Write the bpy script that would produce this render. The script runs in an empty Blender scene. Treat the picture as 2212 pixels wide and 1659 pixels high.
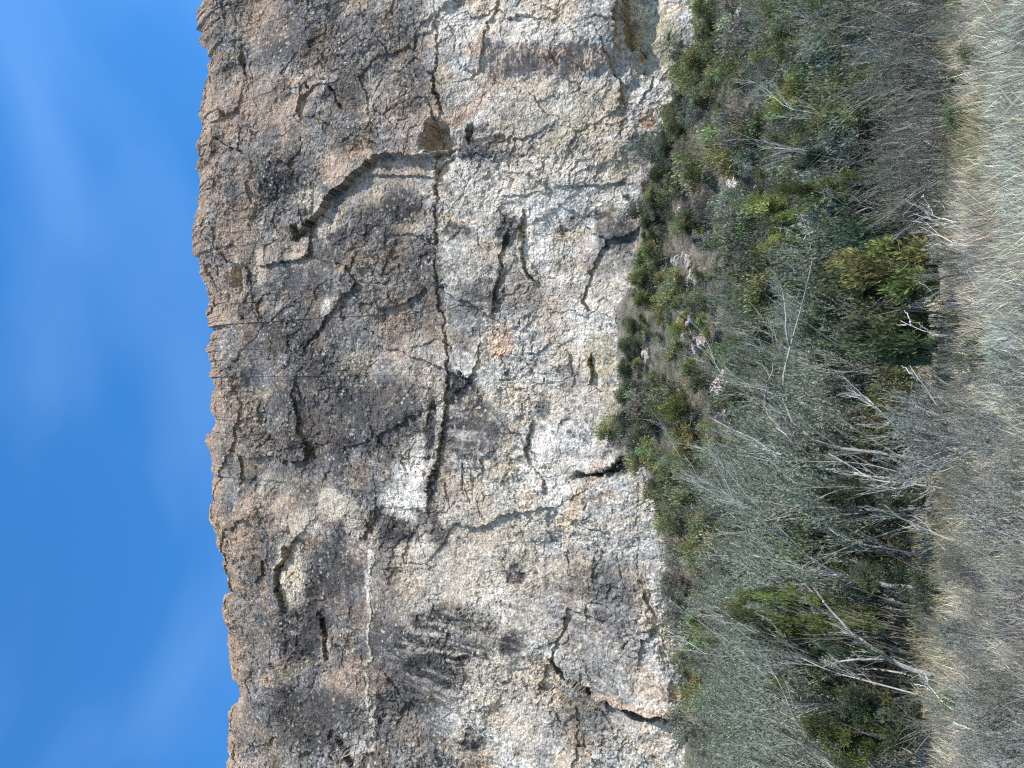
import bpy, math, numpy as np
from mathutils import Matrix, Vector
R_ = math.radians
scn = bpy.context.scene
col = scn.collection
rng = np.random.default_rng(7)

# ---------------------------------------------------------------- camera
PITCH = R_(25.0); FPX = 745.0; CAM = np.array([0.0, 0.0, 2.5])
Fv = np.array([0, math.cos(PITCH), math.sin(PITCH)])
Uv = np.array([0, -math.sin(PITCH), math.cos(PITCH)])
Rv = np.array([1.0, 0, 0])
cd = bpy.data.cameras.new('camera'); cam = bpy.data.objects.new('camera', cd); col.objects.link(cam)
cd.sensor_width = 36; cd.lens = 36 * FPX / 1024; cd.clip_start = 0.1; cd.clip_end = 5000
# the photograph was taken with the camera turned on its side: picture left is up
m = Matrix(((-Uv[0], Rv[0], -Fv[0], CAM[0]), (-Uv[1], Rv[1], -Fv[1], CAM[1]), (-Uv[2], Rv[2], -Fv[2], CAM[2]), (0, 0, 0, 1)))
cam.matrix_world = m
scn.camera = cam

# ---------------------------------------------------------------- light
SUN_EL, SUN_AZ = R_(42), R_(52)          # azimuth: to the right of straight behind the camera
sd = Vector((math.sin(SUN_AZ) * math.cos(SUN_EL), -math.cos(SUN_AZ) * math.cos(SUN_EL), math.sin(SUN_EL)))
sl = bpy.data.lights.new('sun', 'SUN'); so = bpy.data.objects.new('sun', sl); col.objects.link(so)
sl.energy = 5.0; sl.angle = R_(0.53); sl.color = (1.0, 0.95, 0.87)
so.rotation_euler = sd.to_track_quat('Z', 'Y').to_euler()
w = bpy.data.worlds.new('World'); scn.world = w; w.use_nodes = True
nt = w.node_tree; nt.nodes.clear()
out = nt.nodes.new('ShaderNodeOutputWorld'); bg = nt.nodes.new('ShaderNodeBackground')
sky = nt.nodes.new('ShaderNodeTexSky'); sky.sky_type = 'NISHITA'; sky.sun_disc = False
sky.sun_elevation = SUN_EL; sky.sun_rotation = math.pi - SUN_AZ
sky.air_density = 1.15; sky.dust_density = 0.25; sky.ozone_density = 2.2; sky.altitude = 800
tc = nt.nodes.new('ShaderNodeTexCoord')
mp = nt.nodes.new('ShaderNodeMapping'); mp.inputs['Scale'].default_value = (1.0, 1.3, 3.2); mp.inputs['Rotation'].default_value = (0, R_(25), 0)
n1 = nt.nodes.new('ShaderNodeTexNoise'); n1.inputs['Scale'].default_value = 3.4; n1.inputs['Detail'].default_value = 3; n1.inputs['Roughness'].default_value = 0.35; n1.inputs['Distortion'].default_value = 0.2
rp = nt.nodes.new('ShaderNodeValToRGB'); rp.color_ramp.elements[0].position = 0.40; rp.color_ramp.elements[1].position = 0.80
rp.color_ramp.elements[0].color = (0, 0, 0, 1); rp.color_ramp.elements[1].color = (0.065, 0.065, 0.065, 1)
mx = nt.nodes.new('ShaderNodeMixRGB'); mx.inputs['Color2'].default_value = (6.2, 9.0, 12.5, 1)
hs = nt.nodes.new('ShaderNodeHueSaturation'); hs.inputs['Saturation'].default_value = 1.32; hs.inputs['Value'].default_value = 1.22
L = nt.links.new
L(tc.outputs['Generated'], mp.inputs['Vector']); L(mp.outputs[0], n1.inputs['Vector']); L(n1.outputs['Fac'], rp.inputs['Fac'])
tint = nt.nodes.new('ShaderNodeMixRGB'); tint.blend_type = 'MULTIPLY'; tint.inputs['Fac'].default_value = 1; tint.inputs['Color2'].default_value = (1.02, 1.07, 1.12, 1)
L(sky.outputs[0], hs.inputs['Color']); L(hs.outputs[0], tint.inputs['Color1']); L(tint.outputs[0], mx.inputs['Color1']); L(rp.outputs['Color'], mx.inputs['Fac']); L(mx.outputs[0], bg.inputs['Color'])
bg.inputs['Strength'].default_value = 0.145
L(bg.outputs[0], out.inputs['Surface'])
scn.view_settings.view_transform = 'Standard'; scn.view_settings.look = 'None'
scn.view_settings.exposure = 0.62; scn.view_settings.gamma = 1
scn.cycles.use_denoising = False
scn.cycles.max_bounces = 5; scn.cycles.diffuse_bounces = 3; scn.cycles.transparent_max_bounces = 4; scn.cycles.transmission_bounces = 2
scn.cycles.caustics_reflective = False; scn.cycles.caustics_refractive = False
scn.cycles.filter_width = 1.2

# ---------------------------------------------------------------- numpy noise
def _h(ix, iy, s):
    h = (ix.astype(np.int64) * 374761393 + iy.astype(np.int64) * 668265263 + s * 2246822519) & 0xffffffff
    h = ((h ^ (h >> 13)) * 1274126177) & 0xffffffff
    h = ((h ^ (h >> 15)) * 2246822519) & 0xffffffff
    return ((h ^ (h >> 16)) & 0xffffff) / float(0xffffff)
def vn(x, y, s=0):                                            # gradient noise -1..1
    x0 = np.floor(x); y0 = np.floor(y); fx = x - x0; fy = y - y0
    ux = fx * fx * fx * (fx * (fx * 6 - 15) + 10); uy = fy * fy * fy * (fy * (fy * 6 - 15) + 10)
    def g(i, j):
        a = _h(x0 + i, y0 + j, s) * 6.2832
        return np.cos(a) * (fx - i) + np.sin(a) * (fy - j)
    return 1.5 * ((g(0, 0) * (1 - ux) + g(1, 0) * ux) * (1 - uy) + (g(0, 1) * (1 - ux) + g(1, 1) * ux) * uy)
def fbm(x, y, sc, octv=5, s=0, rough=0.5, ridge=False):
    t = np.zeros_like(x); a = 1.0; tot = 0; f = 1.0 / sc
    for k in range(octv):
        n = vn(x * f + 17.3 * k, y * f - 9.1 * k, s + k * 31)
        t += a * ((1 - 2 * np.abs(n)) if ridge else n); tot += a; a *= rough; f *= 2.03
    return t / tot
def worley(x, y, sc, s=0, ax=1.0, ay=1.0):                    # F1, F2, random id values, offset to the centre
    X = x / (sc * ax); Y = y / (sc * ay); cx = np.floor(X); cy = np.floor(Y)
    f1 = np.full(x.shape, 9.0); f2 = np.full(x.shape, 9.0); ids = [np.zeros_like(x) for _ in range(4)]
    dxs = np.zeros_like(x); dys = np.zeros_like(x)
    for i in (-1, 0, 1):
        for j in (-1, 0, 1):
            a = cx + i; b = cy + j
            px = a + _h(a, b, s); py = b + _h(a, b, s + 5)
            d = np.hypot(px - X, py - Y); near = d < f1
            f2 = np.where(near, f1, np.minimum(f2, d)); f1 = np.where(near, d, f1)
            dxs = np.where(near, X - px, dxs); dys = np.where(near, Y - py, dys)
            for k in range(4): ids[k] = np.where(near, _h(a, b, s + 11 + k * 7), ids[k])
    return f1, f2, ids, dxs, dys
def facets(x, y, sc, amp, s, ax=1.0, ay=1.0, tilt=0.9):
    f1, f2, ids, dx, dy = worley(x, y, sc, s, ax, ay)
    return amp * ((ids[0] - .5) * 1.3 + tilt * (ids[1] - .5) * 2 * dx + tilt * (ids[2] - .5) * 2 * dy), f2 - f1, ids[3]
def sstep(a, b, x):
    t = np.clip((x - a) / (b - a), 0, 1); return t * t * (3 - 2 * t)
def lerp(a, b, t): return a * (1 - t) + b * t

# ---------------------------------------------------------------- mesh helpers
def mk(name, V, Fc, mat, parent=None, colr=None, smooth=False, **props):
    me = bpy.data.meshes.new(name); V = np.asarray(V, np.float32); Fc = np.asarray(Fc, np.int32)
    me.vertices.add(len(V)); me.vertices.foreach_set('co', V.ravel())
    n, k = Fc.shape
    me.loops.add(n * k); me.loops.foreach_set('vertex_index', Fc.ravel())
    me.polygons.add(n); me.polygons.foreach_set('loop_start', np.arange(0, n * k, k, dtype=np.int32))
    me.polygons.foreach_set('loop_total', np.full(n, k, np.int32))
    me.update(calc_edges=True)
    if not smooth: me.polygons.foreach_set('use_smooth', np.zeros(n, bool))
    else: me.polygons.foreach_set('use_smooth', np.ones(n, bool))
    if colr is not None:
        at = me.color_attributes.new('Col', 'FLOAT_COLOR', 'POINT')
        c4 = np.ones((len(V), 4), np.float32); c4[:, :3] = colr; at.data.foreach_set('color', c4.ravel())
    me.materials.append(mat)
    o = bpy.data.objects.new(name, me); col.objects.link(o)
    if parent is not None: o.parent = parent
    for a, b in props.items(): o[a] = b
    return o
def empty(name, loc=(0, 0, 0), rz=0, **props):
    o = bpy.data.objects.new(name, None); col.objects.link(o); o.location = loc; o.rotation_euler = (0, 0, rz); o.empty_display_size = .3
    for a, b in props.items(): o[a] = b
    return o
def unit(v): return v / (np.linalg.norm(v, axis=-1, keepdims=True) + 1e-9)
def tubes(P, Rr, sides=3):                                    # P[S,K,3] R[S,K]
    S, K, _ = P.shape
    T = unit(np.gradient(P, axis=1)); ref = np.where(np.abs(T[..., 2:3]) > .9, [[[1., 0, 0]]], [[[0, 0, 1.]]])
    A = unit(np.cross(T, ref)); B = np.cross(T, A)
    an = np.arange(sides) * 2 * math.pi / sides
    V = P[:, :, None] + Rr[:, :, None, None] * (A[:, :, None] * np.cos(an)[None, None, :, None] + B[:, :, None] * np.sin(an)[None, None, :, None])
    idx = np.arange(S * K * sides).reshape(S, K, sides)
    a = idx[:, :-1]; b = idx[:, 1:]
    Fc = np.stack([a, np.roll(a, -1, 2), np.roll(b, -1, 2), b], -1).reshape(-1, 4)
    return V.reshape(-1, 3), Fc
def leaves(C, D, ln, wd, r, fold=0.0):                        # one quad (kite) per leaf
    n = len(C); D = unit(D); Rn = unit(r.normal(size=(n, 3))); W = unit(np.cross(D, Rn))
    ln = np.asarray(ln).reshape(-1, 1); wd = np.asarray(wd).reshape(-1, 1)
    V = np.stack([C, C + D * ln * .5 + W * wd * .5, C + D * ln, C + D * ln * .5 - W * wd * .5], 1).reshape(-1, 3)
    return V, np.arange(4 * n).reshape(n, 4)
def join(parts):
    Vs, Fs, Cs = [], [], []; o = 0
    for p in parts:
        Vs.append(p[0]); Fs.append(p[1] + o); o += len(p[0])
        if len(p) > 2: Cs.append(p[2])
    return np.concatenate(Vs), np.concatenate(Fs), (np.concatenate(Cs) if Cs else None)

# ---------------------------------------------------------------- materials
def newmat(name):
    m = bpy.data.materials.new(name); m.use_nodes = True; t = m.node_tree; t.nodes.clear()
    return m, t, t.nodes.new('ShaderNodeOutputMaterial')
def N(t, kind, **kw):
    n = t.nodes.new(kind)
    for k, v in kw.items():
        if k in n.inputs: n.inputs[k].default_value = v
        else: setattr(n, k, v)
    return n
def plant_mat(name, rough=.8, trans=0.3, rnd=0.35, hue=0.03, scale=30):
    m, t, o = newmat(name)
    at = N(t, 'ShaderNodeAttribute', attribute_name='Col'); oi = N(t, 'ShaderNodeObjectInfo')
    hsn = N(t, 'ShaderNodeHueSaturation')
    mr = N(t, 'ShaderNodeMapRange'); mr.inputs[3].default_value = 1 - rnd; mr.inputs[4].default_value = 1 + rnd
    mh = N(t, 'ShaderNodeMapRange'); mh.inputs[3].default_value = .5 - hue; mh.inputs[4].default_value = .5 + hue
    ma = N(t, 'ShaderNodeMath', operation='MULTIPLY'); ma.inputs[1].default_value = 7.13; fr = N(t, 'ShaderNodeMath', operation='FRACT')
    lk = t.links.new
    lk(oi.outputs['Random'], mr.inputs[0]); lk(oi.outputs['Random'], ma.inputs[0]); lk(ma.outputs[0], fr.inputs[0]); lk(fr.outputs[0], mh.inputs[0])
    lk(mr.outputs[0], hsn.inputs['Value']); lk(mh.outputs[0], hsn.inputs['Hue']); lk(at.outputs['Color'], hsn.inputs['Color'])
    nz = N(t, 'ShaderNodeTexNoise', Scale=scale, Detail=3.0); tcn = N(t, 'ShaderNodeTexCoord'); lk(tcn.outputs['Object'], nz.inputs['Vector'])
    m2 = N(t, 'ShaderNodeMapRange'); m2.inputs[1].default_value = .3; m2.inputs[2].default_value = .7; m2.inputs[3].default_value = .75; m2.inputs[4].default_value = 1.25; lk(nz.outputs['Fac'], m2.inputs[0])
    vm = N(t, 'ShaderNodeVectorMath', operation='SCALE'); lk(hsn.outputs[0], vm.inputs[0]); lk(m2.outputs[0], vm.inputs['Scale'])
    df = N(t, 'ShaderNodeBsdfPrincipled', Roughness=rough); df.inputs['Specular IOR Level'].default_value = .25; lk(vm.outputs[0], df.inputs['Base Color'])
    if trans > 0:
        tr = N(t, 'ShaderNodeBsdfTranslucent'); ms = N(t, 'ShaderNodeMixShader', Fac=trans); lk(vm.outputs[0], tr.inputs['Color'])
        lk(df.outputs[0], ms.inputs[1]); lk(tr.outputs[0], ms.inputs[2]); lk(ms.outputs[0], o.inputs['Surface'])
    else: lk(df.outputs[0], o.inputs['Surface'])
    return m
M_leaf = plant_mat('foliage', .8, .3, .28, .018); M_bark = plant_mat('bark', .85, 0, .25, .01, 12); M_grass = plant_mat('dry_grass', .8, .3, .0, .0, 4)
def rock_mat(name, s1, s2, bump=.35, lo=.55, hi=1.45):
    m, t, o = newmat(name); lk = t.links.new
    at = N(t, 'ShaderNodeAttribute', attribute_name='Col'); tcn = N(t, 'ShaderNodeTexCoord')
    n1 = N(t, 'ShaderNodeTexNoise', Scale=s1, Detail=8.0, Roughness=.75); n2 = N(t, 'ShaderNodeTexNoise', Scale=s2, Detail=5.0, Roughness=.7)
    vo = N(t, 'ShaderNodeTexVoronoi', Scale=s2 * .8)
    for n in (n1, n2, vo): lk(tcn.outputs['Object'], n.inputs['Vector'])
    mr = N(t, 'ShaderNodeMapRange'); mr.inputs[1].default_value = .36; mr.inputs[2].default_value = .64; mr.inputs[3].default_value = lo; mr.inputs[4].default_value = hi; lk(n1.outputs['Fac'], mr.inputs[0])
    vm = N(t, 'ShaderNodeVectorMath', operation='SCALE'); lk(at.outputs['Color'], vm.inputs[0]); lk(mr.outputs[0], vm.inputs['Scale'])
    ad = N(t, 'ShaderNodeMath', operation='ADD'); lk(n2.outputs['Fac'], ad.inputs[0]); lk(vo.outputs['Distance'], ad.inputs[1])
    bp = N(t, 'ShaderNodeBump', Strength=bump, Distance=.25); lk(ad.outputs[0], bp.inputs['Height'])
    df = N(t, 'ShaderNodeBsdfPrincipled', Roughness=.92); df.inputs['Specular IOR Level'].default_value = .15
    lk(vm.outputs[0], df.inputs['Base Color']); lk(bp.outputs[0], df.inputs['Normal']); lk(df.outputs[0], o.inputs['Surface'])
    return m
M_rock = rock_mat('cliff_rock', 3.2, 4.5, .45, .42, 1.62); M_boulder = rock_mat('boulder_rock', 3, 5, .5); M_soil = rock_mat('soil', 1.2, 6, .4)

# ---------------------------------------------------------------- wall and terrain shape
def ray(sx, sy):                                              # photograph pixel (4032 wide) -> direction
    v = np.asarray(sx, float) / 3.9375; u = 768 - np.asarray(sy, float) / 3.9375
    return Fv + Rv * ((u - 384) / FPX)[..., None] + Uv * ((512 - v) / FPX)[..., None]
def project(P):
    d = P - CAM; zc = d @ Fv; u = 384 + FPX * (d @ Rv) / zc; v = 512 - FPX * (d @ Uv) / zc
    return v * 3.9375, (768 - u) * 3.9375
YW = 80.0
O_ = 4032 / 2212
rim_img = np.array([(440,-160),(435,-80),(430,0),(430,50),(428,92),(441,108),(443,150),(440,200),(437,260),(433,320),(437,380),(425,430),(421,480),(418,540),(420,592),(434,606),(448,640),(455,700),(448,750),(457,800),(459,850),(460,915),(450,928),(449,955),(461,975),(462,1050),(462,1100),(469,1150),(480,1200),(493,1250),(506,1277),(488,1281),(487,1300),(493,1340),(498,1390),(500,1400),(513,1460),(519,1500),(505,1523),(497,1560),(495,1610),(490,1659),(492,1740),(500,1850)]) * O_
base_img = np.array([(1560,-150),(1540,0),(1500,100),(1475,200),(1440,300),(1410,400),(1385,450),(1385,600),(1345,660),(1345,750),(1345,860),(1345,950),(1385,990),(1420,1100),(1440,1200),(1465,1300),(1480,1450),(1480,1550),(1475,1659),(1480,1850)]) * O_
def hit(px, ybase, it=8):
    d = ray(px[:, 0], px[:, 1]); Z = np.full(len(px), 30.0); X = Z * 0
    for _ in range(it):
        Y = ybase(X, Z); t = Y / d[:, 1]; X = d[:, 0] * t; Z = CAM[2] + d[:, 2] * t
    return X, Z
def lean(Z): return YW + 0.10 * (Z - 20)
rx, rz = hit(rim_img, lambda X, Z: lean(Z) + 3.2); o_ = np.argsort(rx); rx = rx[o_]; rz = rz[o_]
bx, bz = hit(base_img, lambda X, Z: lean(Z)); o_ = np.argsort(bx); bx = bx[o_]; bz = bz[o_]
def rimZ(X): return np.interp(X, rx, rz)
def baseZ(X): return np.interp(X, bx, bz)
def ybase(X, Z): return lean(Z) + 3.2 * np.clip((Z - (rimZ(X) - 8)) / 8, 0, 1) ** 1.6
def Wp(px): 
    px = np.asarray(px, float); return np.stack(hit(px, ybase), 1)
REG = {1: (700, 0, 1.659), 2: (700, 1000, 1.659), 3: (700, 2000, 1.62), 4: (1700, 0, 1.659), 5: (1700, 1000, 1.659), 6: (1700, 2000, 1.62), 'O': (0, 0, 2212 / 4032)}
def at_depth(ox, oy, Y):
    d = ray(ox * O_, oy * O_); t = Y / d[1]; return CAM + d * t
def S(reg, *pts):
    a = REG[reg]; return [(a[0] + x / a[2], a[1] + y / a[2]) for x, y in pts]
def ground(X, Y):
    X = np.asarray(X, float); Y = np.asarray(Y, float)
    zb = baseZ(np.clip(X, bx[0], bx[-1])) - .6
    t = np.clip((Y - 38) / 41, 0, 1.35); low = 2.2 * sstep(20, 40, Y)
    z = low + (zb - 2.2) * (t ** 1.12)
    z += .35 * vn(X / 6, Y / 6, 3) * sstep(25, 45, Y) + .06 * vn(X / 2, Y / 2, 4)
    return z

# ---------------------------------------------------------------- the cliff
def build_cliff():
    xs = np.concatenate([-60 - np.cumsum(.15 * 1.03 ** np.arange(60))[::-1], np.arange(-60, 60.01, .115), 60 + np.cumsum(.15 * 1.03 ** np.arange(60))])
    nr = 830; nt_ = 40
    s = np.linspace(0, 1, nr)
    X, Sg = np.meshgrid(xs, s)
    zr = rimZ(X); fx = X
    jag = 1.2 * facets(fx, fx * 0 + 3, 3.0, 1, 77)[0] + .5 * facets(fx, fx * 0 + 3, 1.3, 1, 79)[0] + .35 * facets(fx, fx * 0 + 9, .7, 1, 78)[0] + .5 * vn(fx / 3, fx * 0, 4)
    zr = zr + .75 * jag
    zb = baseZ(X) - 5
    Z = zb + Sg * (zr - zb); Y = ybase(X, Z + (rimZ(X) - zr) * Sg)
    # ---- relief, measured in metres on the wall
    q = np.stack([X, Z], -1)
    wx = X + 1.0 * fbm(X, Z, 5, 4, 501) + .25 * vn(X / .7, Z / .7, 503); wz = Z + 1.0 * fbm(X, Z, 5, 4, 502) + .25 * vn(X / .7, Z / .7, 504)
    D = 1.5 * fbm(X, Z, 26, 3, 1) + 1.0 * fbm(X, Z, 9, 4, 2)
    a1, e1, _ = facets(wx, wz, 9.0, .50, 21, 1.0, 1.2, .9); a2, e2, _ = facets(wx, wz, 3.4, .25, 22, .9, 1.1, .9); a3, e3, i3 = facets(wx, wz, .95, .10, 23, 1.25, .85, 1.2); a4, e4, i4 = facets(X, Z, .42, .05, 24)
    rough = sstep(-.35, .35, fbm(X, Z, 11, 4, 8)) * .85 + .35
    a5, e5, _ = facets(wx + 3, wz, 1.6, .2, 25, .8, 1.5, 1.1); a6, _, _ = facets(X, Z, .24, .035, 26); D += a1 + rough * (a2 + a3 + a4 + a6) + (rough - .4) * a5 + .16 * rough * fbm(X, Z * .6, 1.8, 5, 9, .6, True)
    cr = np.clip(1 - e1 / .05, 0, 1) * sstep(.0, .4, vn(X / 7, Z / 7, 90)); D -= .13 * cr * sstep(.1, .4, vn(X / 2.5, Z / 2.5, 92)); D -= .08 * np.clip(1 - e3 / .05, 0, 1) * sstep(.15, .4, vn(X / 3, Z / 3, 93))
    D -= .10 * np.clip(1 - e2 / .07, 0, 1) * sstep(.1, .5, vn(X / 4, Z / 4, 91))
    qx = X + .35 * vn(X / 1.3, Z / 1.3, 31) + .15 * vn(X / .4, Z / .4, 32); qz = Z + .35 * vn(X / 1.3, Z / 1.3, 33) + .15 * vn(X / .4, Z / .4, 34)
    sh = X.shape; fxq = qx.ravel(); fzq = qz.ravel(); Df = D.ravel()
    C = None
    def near(pts, mar):
        p = Wp(pts); lo = p.min(0) - mar; hi = p.max(0) + mar
        idx = np.nonzero((fxq > lo[0]) & (fxq < hi[0]) & (fzq > lo[1]) & (fzq < hi[1]))[0]
        return p, idx
    def polyd(p, idx):
        x = fxq[idx]; z = fzq[idx]; best = np.full(len(idx), 1e9); side = np.zeros(len(idx)); arc = np.zeros(len(idx)); acc = 0
        for a, b in zip(p[:-1], p[1:]):
            d = b - a; ln = math.hypot(*d) + 1e-6; d = d / ln
            t = np.clip((x - a[0]) * d[0] + (z - a[1]) * d[1], 0, ln)
            dd = np.hypot(x - a[0] - t * d[0], z - a[1] - t * d[1]); m_ = dd < best
            sgn = -(d[0] * (z - a[1]) - d[1] * (x - a[0]))
            side = np.where(m_, np.sign(sgn), side); arc = np.where(m_, acc + t, arc); best = np.where(m_, dd, best); acc += ln
        return best, side, arc, acc
    def step(pts, hp, Lp, hn, Ln, tp=2.5):
        p, idx = near(pts, 4 * max(Lp, Ln)); d, sd_, arc, tot = polyd(p, idx)
        tap = sstep(0, tp, arc) * sstep(0, tp, tot - arc)
        Df[idx] += tap * np.where(sd_ > 0, hp * np.exp(-d / Lp), hn * np.exp(-d / Ln))
    def crack(pts, wdt, dep, tp=1.0):
        p, idx = near(pts, 5 * wdt + 1); d, sd_, arc, tot = polyd(p, idx)
        tap = sstep(0, tp, arc) * sstep(0, tp, tot - arc) * .75 + .25
        vw = np.clip(.75 + 1.1 * vn(arc / 1.7, arc * 0 + wdt * 50, 71) + .5 * vn(arc / .5, arc * 0, 72), .22, 1.6)
        Df[idx] -= .8 * dep * tap * np.clip(vw, .3, 1.1) * np.exp(-(d / (.48 * wdt * vw)) ** 2)
    def inside(pts):
        p, idx = near(pts, 1.5); x = fxq[idx]; z = fzq[idx]; c = np.zeros(len(idx), bool)
        for (ax, az), (bx_, bz_) in zip(p, np.roll(p, -1, 0)):
            cond = ((az > z) != (bz_ > z)) & (x < (bx_ - ax) * (z - az) / (bz_ - az + 1e-9) + ax); c ^= cond
        d, _, _, _ = polyd(np.concatenate([p, p[:1]]), idx)
        return idx, np.where(c, d, -d)
    def recess(pts, dep, soft=.5):
        idx, d = inside(pts); Df[idx] -= dep * sstep(-.1, soft, d)
    # the long overhang that crosses the face, in two lengths
    E2 = S('O', (915, 205), (935, 240), (940, 265)) + S(2, (1690, 40), (1710, 200), (1690, 300), (1740, 480), (1755, 640), (1755, 720), (1745, 850), (1730, 950), (1725, 1100), (1715, 1250), (1690, 1350), (1650, 1480), (1630, 1659)) + S(3, (1590, 60), (1500, 150), (1400, 230), (1290, 290))
    step(E2[8:17], .30, 5, -.25, 2.0); crack(E2[7:15], .10, .3); step(E2[15:], .12, 3, -.10, 2); step(E2[:10], .16, 4, -.16, 2.0); crack(E2[2:9], .16, .5)
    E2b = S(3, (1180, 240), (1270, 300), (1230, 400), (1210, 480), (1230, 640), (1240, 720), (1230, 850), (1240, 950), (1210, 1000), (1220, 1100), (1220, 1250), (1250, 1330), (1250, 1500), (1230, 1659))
    step(E2b, .05, 3, -.10, 2.5)
    step(S(1, (1690, 0), (1700, 400), (1660, 560), (1700, 640), (1740, 740), (1640, 860), (1590, 990)), .2, 3, -.12, 2)
    crack(S(1, (1700, 400), (1660, 560), (1700, 640), (1740, 760)), .3, .9)
    # cave and the broken edge running up from it
    recess(S(1, (1620, 800), (1700, 770), (1790, 810), (1820, 880), (1850, 960), (1780, 1020), (1690, 1045), (1600, 1000), (1590, 930), (1640, 860)), 3.2, 2.0)
    recess(S(1, (1890, 805), (1925, 800), (1930, 860), (1905, 950), (1890, 900)), 1.2, .4)
    E1 = S(1, (1850, 960), (1620, 1040), (1500, 1030), (1400, 1010), (1260, 1060), (1200, 1130), (1110, 1200), (990, 1290), (950, 1370), (900, 1400), (820, 1480), (790, 1590))
    step(E1, 1.1, 4.5, -.6, 3.0); recess(S(1, (735, 1470), (800, 1465), (805, 1530), (780, 1600), (735, 1560)), 1.5, .5)
    crack(S(1, (970, 520), (1020, 590), (1060, 680), (1100, 745)), .35, 1.3); crack(S(1, (790, 470), (850, 510), (870, 570), (880, 630)), .2, .8)
    crack(S(1, (520, 770), (530, 860), (525, 930)), .15, .6); recess(S(1, (280, 720), (310, 730), (320, 780), (280, 780)), .9, .4)
    recess(S(2, (350, 60), (420, 50), (425, 150), (415, 240), (370, 270), (350, 200)), 1.4, 1.4); recess(S(2, (130, 60), (200, 60), (210, 130), (170, 150)), .9, .5)
    crack(S(1, (370, 0), (350, 90), (370, 170)), .2, .7); crack(S(1, (240, 230), (200, 300), (180, 340)), .25, .8)
    # dark wedge under the overhang
    recess(S(5, (95, 700), (150, 750), (200, 800), (260, 880), (330, 960), (390, 1030), (300, 1050), (200, 1020), (100, 1000)), .8, 2.2)
    crack(S(5, (130, 640), (160, 740), (220, 820), (270, 900), (330, 980), (380, 1030)), .25, .9)
    crack(S(5, (180, 1330), (200, 1400), (185, 1480), (200, 1580), (240, 1620)), .16, .8); crack(S(2, (1650, 480), (1800, 640), (1830, 740)), .15, .5)
    # cracks low on the wall
    E3 = S(4, (580, 1340), (570, 1420), (550, 1480), (570, 1560), (555, 1650)) + S(5, (555, 0), (565, 60), (580, 120), (640, 160), (690, 195))
    step(E3, .35, 1.6, -.3, 1.2, 1.0); crack(E3, .16, .7)
    E4 = S(5, (650, 1080), (640, 1140), (625, 1190), (605, 1260), (615, 1320), (650, 1390), (700, 1450), (725, 1500), (735, 1590))
    step(E4, .25, 1.6, -.25, 2.0, 1.0); crack(E4, .14, .6)
    step(S(5, (1050, 640), (1030, 720), (1050, 800), (1010, 870)), .4, 1.5, -.4, 1.5, .8)
    crack(S(5, (1060, 640), (1035, 700), (1045, 790)), .2, .8); crack(S(5, (1210, 780), (1215, 880)), .15, .6); crack(S(5, (770, 1160), (775, 1290)), .1, .3)
    crack(S(5, (915, 1465), (1000, 1450), (1090, 1440), (1200, 1390), (1260, 1350), (1400, 1325)), .6, 2.6)
    step(S(5, (1090, 1440), (1200, 1400), (1290, 1360), (1430, 1350)), .0, 1, .9, 4, 1)
    recess(S(5, (1210, 1000), (1360, 1100), (1400, 1300), (1230, 1330), (1130, 1400), (1090, 1350), (1150, 1200)), .7, 1.6)
    # leaning flake at the foot of the wall
    FL = S(6, (735, 985), (800, 1030), (880, 1090), (990, 1140), (1050, 1210), (1150, 1230), (1300, 1290), (1400, 1310), (1540, 1310), (1640, 1295))
    step(FL, -.5, 1.5, 1.2, 7, 1.5); slot_ = FL + [(x - 13 * f_, y + 27 * f_) for (x, y), f_ in list(zip(FL, [0, 1.2, 1.3, 1.4, .7, .9, 1.1, 1.1, 1.0, .4]))[::-1][:-1]]; recess(slot_, 5.0, .14)
    crack(S(6, (1170, 1020), (1220, 960), (1240, 880), (1290, 820), (1310, 760), (1360, 600)), .25, .6); step(S(6, (1340, 540), (1440, 700)), .3, 1, -.3, 1.5, .5)
    # arch, overhang and niche at the right of the photograph's cliff
    step(S(4, (1265, -300), (1270, 0), (1280, 100), (1300, 200), (1310, 330), (1370, 390), (1420, 410)), 1.2, 4.5, -1.5, 4, 1.2)
    A1 = S(4, (180, 445), (260, 450), (350, 480), (480, 530), (590, 548), (800, 560), (1000, 550), (1250, 520), (1440, 460))
    p, idx = near(A1, 60); d, sd_, arc, tot = polyd(p, idx)
    Df[idx] += sstep(0, 5, arc) * sstep(0, 5, tot - arc) * np.where(sd_ < 0, 2.9 * sstep(0, 4.2, d) * np.exp(-d / 22), 0)
    step(S(4, (560, 548), (500, 620), (420, 700), (390, 750)), -.1, 1, .6, 3, .8)
    recess(S(4, (780, 410), (830, 400), (870, 440), (860, 475), (810, 450)), 1.0, .4); recess(S(4, (900, 360), (960, 370), (1010, 430), (950, 400)), .6, .3); recess(S(4, (1310, 340), (1400, 390), (1400, 410), (1330, 390)), 1.0, .4)
    crack(S(4, (1510, 350), (1570, 270), (1600, 180)), .2, .7); crack(S(4, (725, 0), (720, 180)), .15, .5); crack(S(4, (895, 120), (890, 180)), .15, .8); crack(S(4, (1465, 110), (1470, 180)), .15, .7)
    recess(S(4, (340, 480), (180, 450), (300, 500)), .5, .3); recess(S(4, (1240, 1260), (1290, 1255), (1290, 1320), (1250, 1320)), 1.0, .4)
    step(S(4, (790, 1240), (900, 1215), (1050, 1210), (1180, 1190), (1290, 1180)), -.1, 1, .35, 2, 1); step(S(4, (430, 1280), (600, 1265), (780, 1250)), 0, 1, .3, 2, 1)
    # pale slab set back under a ledge, upper left, and the scars round it
    SL = S(3, (690, 225), (680, 330), (640, 390), (645, 480), (660, 560), (680, 680))
    step(SL, .55, 2.5, -.5, 3, .8); crack(SL, .2, .7)
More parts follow.
